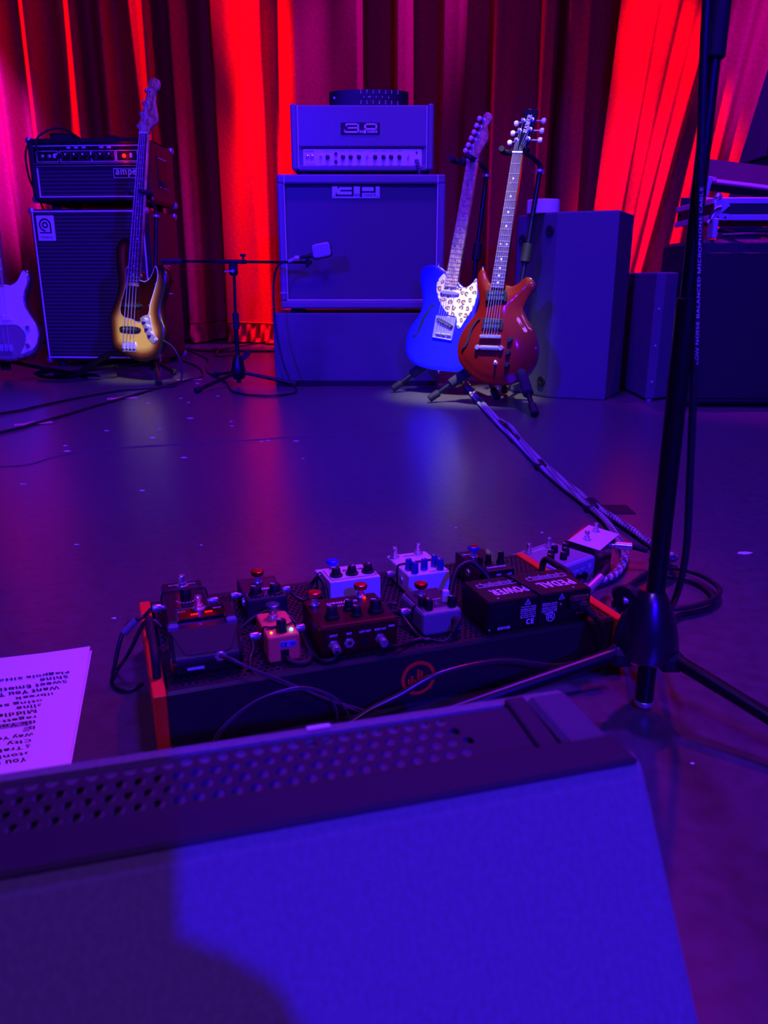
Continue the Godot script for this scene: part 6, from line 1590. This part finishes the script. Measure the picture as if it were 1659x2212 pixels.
	obj("barrel", rod(st(), bp(0.708, 0.274, 0.035), bp(0.731, 0.26, 0.035), 0.0062, 16), M.chrome, g2)
	obj("sleeve", rod(st(), bp(0.73, 0.2605, 0.035), bp(0.751, 0.249, 0.03), 0.0048, 12), M.rubber, g2)

func make_cables() -> void:
	var braid := tri_map(mk(Color(0.85, 0.82, 0.86), 0.8), 22.0, braid_tex())
	patch("patch cable looping over the left orange end panel down to the floor and back", [[0.01, 0.157, 0.08], [0.004, 0.166, 0.07], [-0.004, 0.163, 0.068], [-0.014, 0.168, 0.062], [-0.024, 0.158, 0.05], [-0.034, 0.15, 0.02], [-0.036, 0.165, 0.004], [-0.03, 0.175, 0.006], [-0.016, 0.155, 0.035], [0.002, 0.15, 0.068], [0.012, 0.148, 0.07], [0.02, 0.14, 0.064]])
	tag(obj("cable_sleeve", rod(st(), bp(-0.006, 0.1645, 0.067), bp(-0.021, 0.1615, 0.054), 0.0042, 12), mk(Color(0.4, 0.38, 0.44), 0.6)), "grey plug sleeve on the cable beside the left orange end panel", "cable sleeve")
	patch("dark cable lying in a loop on the floor left of the pedalboard", [[-0.034, 0.17, 0.004], [-0.038, 0.15, 0.003], [-0.03, 0.13, 0.003], [-0.018, 0.125, 0.003], [-0.006, 0.135, 0.003]], 0.0022)
	patch("patch cable from the back left pedal curling down onto the board", [[0.083, 0.157, 0.081], [0.0855, 0.15, 0.074], [0.082, 0.142, 0.066], [0.074, 0.132, 0.0635], [0.06, 0.115, 0.0635]])
	patch("patch cable dropping from the left side of the dark two-knob pedal", [[0.102, 0.173, 0.077], [0.101, 0.166, 0.07], [0.099, 0.15, 0.064], [0.094, 0.13, 0.0635], [0.09, 0.115, 0.0635]])
	patch("patch cable arching between the dark two-knob pedal and the white three-knob pedal", [[0.17, 0.171, 0.077], [0.176, 0.165, 0.069], [0.186, 0.158, 0.066], [0.196, 0.166, 0.08], [0.203, 0.158, 0.092], [0.207, 0.146, 0.086], [0.2055, 0.13, 0.07], [0.2, 0.115, 0.064]])
	patch("patch cable running from the orange pedal's left plug down beside the treadle pedal", [[0.1035, 0.0555, 0.078], [0.103, 0.045, 0.07], [0.098, 0.035, 0.0645], [0.094, 0.015, 0.0635]])
	patch("patch cable passing behind the orange pedal and down to the dark red pedal's input", [[0.097, 0.1, 0.066], [0.115, 0.108, 0.075], [0.135, 0.109, 0.08], [0.153, 0.1, 0.074], [0.159, 0.075, 0.067], [0.159, 0.045, 0.064], [0.16, 0.02, 0.064], [0.167, 0.004, 0.064], [0.1765, 0.001, 0.0675], [0.18, 0.002, 0.0745]])
	patch("patch cable from the dark red pedal's right output to the silver pedal", [[0.2325, 0.003, 0.0745], [0.2385, 0.003, 0.069], [0.25, 0.006, 0.0665], [0.265, 0.016, 0.0635], [0.277, 0.018, 0.0635]])
	patch("patch cable rising behind the dark red pedal to the silver pedal's left plug", [[0.2705, 0.0645, 0.076], [0.268, 0.075, 0.072], [0.267, 0.1, 0.066], [0.274, 0.113, 0.066], [0.285, 0.112, 0.065]])
	patch("patch cable lying along the left side of the silver pedal", [[0.2715, 0.0645, 0.075], [0.275, 0.052, 0.068], [0.277, 0.036, 0.064], [0.279, 0.018, 0.0635], [0.286, 0.0145, 0.0635]])
	patch("thick patch cable arching high from the silver pedal over to the power supply", [[0.341, 0.082, 0.065], [0.345, 0.092, 0.08], [0.36, 0.108, 0.099], [0.379, 0.112, 0.105], [0.39, 0.106, 0.098], [0.398, 0.098, 0.086], [0.4, 0.09, 0.075]], 0.0034)
	patch("ribbed power lead curving out of the front of the orange pedal", [[0.131, 0.0255, 0.067], [0.1325, 0.018, 0.066], [0.137, 0.011, 0.0645], [0.147, 0.008, 0.0635], [0.154, 0.014, 0.0635], [0.158, 0.03, 0.0635]], 0.0029, M.rubber, "power_lead")
	patch("thin power lead trailing forward from the silver pedal's angled plug", [[0.3095, 0.0095, 0.07], [0.302, 0.006, 0.0645], [0.294, 0.009, 0.0625], [0.284, 0.02, 0.0625]], 0.0014, null, "power_lead")
	# loose wires over the front panel
	for k in 2:
		tag(obj("thin_wire", tube(st(), smooth([bp(0.066, 0.012, 0.083), bp(0.072, -0.012, 0.092 - 0.002 * k), bp(0.088, -0.02, 0.083), bp(0.114, -0.02, 0.067 - 0.003 * k), bp(0.14, -0.02, 0.05 - 0.001 * k), bp(0.168, -0.021 - 0.003 * k, 0.033), bp(0.202, -0.024, 0.016 - 0.004 * k)], 5), 0.0012, 6), mk(Color(0.3, 0.28, 0.3), 0.3)), ["upper thin wire of the pair crossing from the treadle pedal over the front panel", "lower thin wire of the pair crossing from the treadle pedal over the front panel"][k], "wire")
		tag(obj("thin_wire", tube(st(), smooth([bp(0.046 + 0.003 * k, -0.025, 0.006), bp(0.052 + 0.003 * k, -0.026, 0.022), bp(0.068, -0.026, 0.038 - 0.002 * k), bp(0.096, -0.026, 0.053), bp(0.132, -0.027, 0.058 - 0.002 * k), bp(0.158 - 0.002 * k, -0.028, 0.048), bp(0.176 - 0.008 * k, -0.028, 0.03), bp(0.184 - 0.014 * k, -0.028, 0.008)], 5), 0.0012, 6), mk(Color(0.3, 0.28, 0.3), 0.3)), ["outer thin wire arching up from the floor before the pedalboard's front panel", "inner thin wire arching up from the floor before the pedalboard's front panel"][k], "wire")
	tag(obj("mains_lead", tube(st(), smooth([bp(0.4705, -0.0165, 0.0728), bp(0.476, -0.021, 0.064), bp(0.478, -0.026, 0.047), bp(0.466, -0.029, 0.033), bp(0.416, -0.03, 0.031), bp(0.348, -0.03, 0.049), bp(0.278, -0.03, 0.047), bp(0.234, -0.03, 0.031), bp(0.204, -0.03, 0.021), bp(0.175, -0.032, 0.008)], 6), 0.0032, 10), mk(Color(0.2, 0.17, 0.19), 0.25)), "black mains lead looping from the power supply round to the front of the pedalboard", "cable")
	tag(obj("dark_red_lead", tube(st(), smooth([V(-0.085, 0.004, -0.6), V(-0.072, 0.012, -0.63), V(-0.05, 0.018, -0.648), V(-0.02, 0.012, -0.64), V(0.01, 0.004, -0.62)], 5), 0.0022, 8), mk(Color(0.25, 0.06, 0.05), 0.5)), "short dark red lead on the floor before the pedalboard", "cable")
	# braided instrument cables
	var path := [V(0.354, 0.0075, -3.498), V(0.345, 0.0075, -3.025), V(0.347, 0.0075, -2.787), V(0.355, 0.0075, -2.447), V(0.366, 0.0075, -2.3), V(0.369, 0.0075, -2.079), V(0.376, 0.0075, -1.828), V(0.388, 0.0075, -1.628), V(0.403, 0.0075, -1.488), V(0.409, 0.0075, -1.423)]
	for e in [-1, 1]:
		var pts := []
		for k in path.size(): pts.append(path[k] + V(e * (0.0075 if k != 4 else 0.0145), 0, 0))
		if e < 0: pts += [V(0.406, 0.0075, -1.35), V(0.4, 0.0075, -1.27), V(0.392, 0.0075, -1.19), V(0.372, 0.0075, -1.13), V(0.34, 0.0075, -1.075), V(0.3, 0.0075, -1.045)]
		else: pts += [V(0.434, 0.0075, -1.32), V(0.447, 0.0075, -1.22), V(0.449, 0.0075, -1.165), V(0.445, 0.02, -1.12), V(0.428, 0.036, -1.085), V(0.405, 0.04, -1.066), V(0.388, 0.04, -1.052)]
		tag(obj("braided_cable", tube(st(), smooth(pts, 6), 0.0066, 10), braid), "braided grey instrument cable from the guitar stands, left strand that curls under the pedalboard" if e < 0 else "braided grey instrument cable from the guitar stands, right strand that ends at the angled plug", "cable")
	for q in [[0.345, -2.8, 0.0], [0.362, -2.345, 0.05], [0.368, -2.12, 0.02], [0.376, -1.8, -0.05], [0.408, -1.455, -0.1]]:
		var s := st()
		prism(s, smooth_loop(mm([-17, 0.2, -13, 10, 0, 15.5, 13, 10, 17, 0.2, 0, 0.1]), 3), -0.03, 0.03, 0.001, 1)
		tag(obj("cable_tape", s, M.black, self, at(V(q[0], 0, q[1]), q[2])), ["farthest black tape band binding the two braided cables, by the stand feet", "second black tape band from the guitar stands on the braided cables", "third black tape band from the guitar stands on the braided cables", "fourth black tape band from the guitar stands on the braided cables", "nearest black tape band on the braided cables, where they part"][int([0.345, 0.362, 0.368, 0.376, 0.408].find(q[0]))], "tape")
	tag(obj("tape_patch", bx(st(), V(0.446, 0.0008, -1.45), V(0.075, 0.0012, 0.06), 0.0004), mk(Color(0.1, 0.1, 0.1), 0.5)), "flat dark tape patch on the floor where the braided cables part", "tape")
	# long floor cables on the left
	tag(obj("floor_cable", tube(st(), smooth([V(-1.7, 0.005, -1.9), V(-1.282, 0.005, -2.55), V(-1.225, 0.005, -2.69), V(-1.16, 0.005, -2.9), V(-1.06, 0.005, -3.12), V(-0.955, 0.005, -3.2), V(-0.88, 0.006, -3.26), V(-0.862, 0.03, -3.32), V(-0.868, 0.1, -3.34), V(-0.9, 0.155, -3.36), V(-0.945, 0.183, -3.378)], 6), 0.0042), M.cable), "black lead from the sunburst bass's jack crossing the floor, the farther of two", "cable")
	tag(obj("floor_cable", tube(st(), smooth([V(-1.4, 0.005, -1.6), V(-1.119, 0.005, -2.225), V(-1.085, 0.005, -2.36), V(-1.055, 0.005, -2.5), V(-1.02, 0.005, -2.72), V(-0.98, 0.005, -2.93), V(-0.93, 0.005, -3.2), V(-0.88, 0.005, -3.44), V(-0.84, 0.005, -3.6), V(-0.95, 0.005, -4.0), V(-1.1, 0.005, -4.3)], 6), 0.0042), M.cable), "black cable taped to the floor at the left, the nearer of two", "cable")
	for k in 2:
		tag(obj("back_cable", tube(st(), smooth([V(-1.3, 0.005, -5.1), V(-1.1, 0.005, -4.98 + 0.07 * k), V(-0.87, 0.005, -4.96 + 0.06 * k), V(-0.6, 0.005, -4.9), V(-0.3, 0.005, -4.85)], 5), 0.006), M.cable), ["farther black cable along the floor below the curtain hem", "nearer black cable along the floor below the curtain hem"][k], "cable")
	tag(obj("back_cable", tube(st(), smooth([V(-0.8, 0.03, -5.35), V(-0.95, 0.016, -5.1), V(-1.02, 0.018, -4.9), V(-0.97, 0.006, -4.58), V(-0.9, 0.006, -4.68), V(-0.96, 0.006, -4.95), V(-1.1, 0.006, -5.1)], 5), 0.005), M.cable), "black cable curled in a loop on the floor below the curtain", "cable")
	for q in [[V(-1.093, 0.007, -2.39), 0.5, "pink tape piece holding the cable nearest the left edge"], [V(-0.991, 0.007, -2.93), 0.35, "pink tape piece holding the cable before the sunburst bass stand"], [V(-0.876, 0.007, -3.5), 0.2, "pink tape piece on the cable right of the bass cabinet"]]:
		var s := st()
		s.set_smooth_group(1)
		for k in 10:
			var f := func(i: int) -> float: return -0.055 + 0.011 * i
			var g := func(i: int) -> float: return 0.0045 * exp(-pow((-0.055 + 0.011 * i) / 0.012, 2.0)) - 0.0055
			quad(s, V(f.call(k), g.call(k), 0.022), V(f.call(k + 1), g.call(k + 1), 0.022), V(f.call(k + 1), g.call(k + 1), -0.022), V(f.call(k), g.call(k), -0.022))
		tag(obj("cable_tape", s, mk(Color(0.85, 0.55, 0.6), 0.6), self, at(q[0], q[1])), q[2], "tape")

func make_paper_and_litter() -> void:
	var xf := at(V(-0.355, 0.0, -0.849), deg_to_rad(15.5))
	for k in 2:
		var s := st()
		s.set_smooth_group(1)
		var put := func(i: int, j: int) -> Vector3:
			var x := -0.2 * i / 8.0
			var z := 0.26 * j / 8.0
			return V(x + 0.0016 * (1 - k), 0.0008 + 0.0012 * k + 0.002 * exp(-pow((x) / 0.03, 2.0)) * k + 0.0022 * exp(-pow((z) / 0.05, 2.0)) * k, z + 0.001 * (1 - k))
		for i in 8:
			for j in 8: quad(s, put.call(i, j), put.call(i, j + 1), put.call(i + 1, j + 1), put.call(i + 1, j))
		var p := obj("paper_sheet", s, M.white, self, xf)
		tag(p, ["lower white sheet of paper, mostly hidden under the printed set list", "white printed set list lying upside down on the floor left of the pedalboard"][k], "paper")
		if k == 1:
			var names := ["Flagpole Sitta", "Shine", "Sweet Emotion", "I Want You To Want Me", "Jailbreak", "Shooting Star", "Vaseline", "The Middle", "Suffragette City", "Thank You", "Tcob", "Any Way You Want It", "Sin City", "Long Train Runnin", "Kryptonite", "Are You Gonna Go"]
			var wide := [0.073, 0.029, 0.082, 0.125, 0.05, 0.076, 0.045, 0.061, 0.086, 0.06, 0.026, 0.098, 0.043, 0.094, 0.057, 0.092]
			for i in 16:
				var l := lettering(p, names[i], M.ink, Transform3D(Basis(V(-1, 0, 0), V(0.25, 0, 1).normalized(), V(0, 1, 0)), V(-0.0185 - wide[i] / 2, 0.0042 - 0.0018 * clampf(i / 5.0, 0.0, 1.0), 0.057 + 0.01105 * i)), wide[i], 0.0078, "Droid Sans", true, true, 0.0002)
				l.set_meta("label", "printed song title")
			for q in [[9, 0.062], [10, 0.03]]: obj("highlight_bar", bx(st(), V(-0.0185 - q[1] / 2, 0.0022, 0.057 + 0.01105 * q[0]), V(q[1] + 0.003, 0.0003, 0.0095), 0.0001), mk(Color(0.62, 0.62, 0.66), 0.6), p)
	var rng := RandomNumberGenerator.new()
	rng.seed = 5
	var spots := [V(-0.812, 0, -3.375), V(-0.715, 0, -2.831), V(-0.630, 0, -2.493), V(-0.484, 0, -2.433), V(-0.674, 0, -2.298), V(-0.506, 0, -1.911), V(-0.831, 0, -1.989), V(-0.864, 0, -2.060), V(-0.516, 0, -1.592), V(-0.245, 0, -2.123), V(-0.340, 0, -2.116), V(-0.203, 0, -1.901), V(-0.323, 0, -2.129), V(-0.861, 0, -2.820), V(-0.772, 0, -2.935), V(-0.793, 0, -1.647), V(-0.521, 0, -1.240), V(-0.309, 0, -1.237), V(-0.658, 0, -2.169), V(0.130, 0, -1.332), V(0.280, 0, -1.305), V(-0.357, 0, -0.942), V(0.286, 0, -0.62), V(-0.644, 0, -2.997), V(-0.826, 0, -2.275), V(-0.468, 0, -2.352)]
	for c in spots:
		var n := 5
		var pl := []
		var r := rng.randf_range(0.003, 0.0075) * clampf(-c.z / 2.2, 0.35, 1.2)
		for k in n: pl.append(Vector2(cos(TAU * k / n) * r * rng.randf_range(0.6, 1.9), sin(TAU * k / n) * r * rng.randf_range(0.5, 1.2)))
		tag(obj("paper_scrap", prism(st(), pl, 0.0002, 0.001, 0.0, 1, Transform3D(Basis(V(1, 0, 0), V(0, 0, -1), V(0, 1, 0)), c)), M.white), "tiny pale scrap of litter scattered on the dark stage floor", "litter", "litter scraps on the stage floor")
	tag(obj("paper_scrap", prism(st(), mm([-14, -3, -4, -7, 6, -5, 14, 1, 5, 6, -8, 5]), 0.0002, 0.001, 0.0, 1, Transform3D(Basis(V(1, 0, 0), V(0, 0, -1), V(0, 1, 0)), V(0.593, 0, -1.198))), M.white), "larger pale scrap lying alone on the floor right of the foreground stand", "litter")

func _ready() -> void:
	make_materials()
	setup_camera_and_light()
	make_room()
	make_curtains()
	make_wedge()
	make_unseen_photographer()
	make_bass_stack()
	make_guitar_stack()
	make_right_gear()
	make_guitars()
	make_stands()
	make_mic_stand()
	make_front_stand()
	make_board()
	make_pedals()
	make_cables()
	make_paper_and_litter()
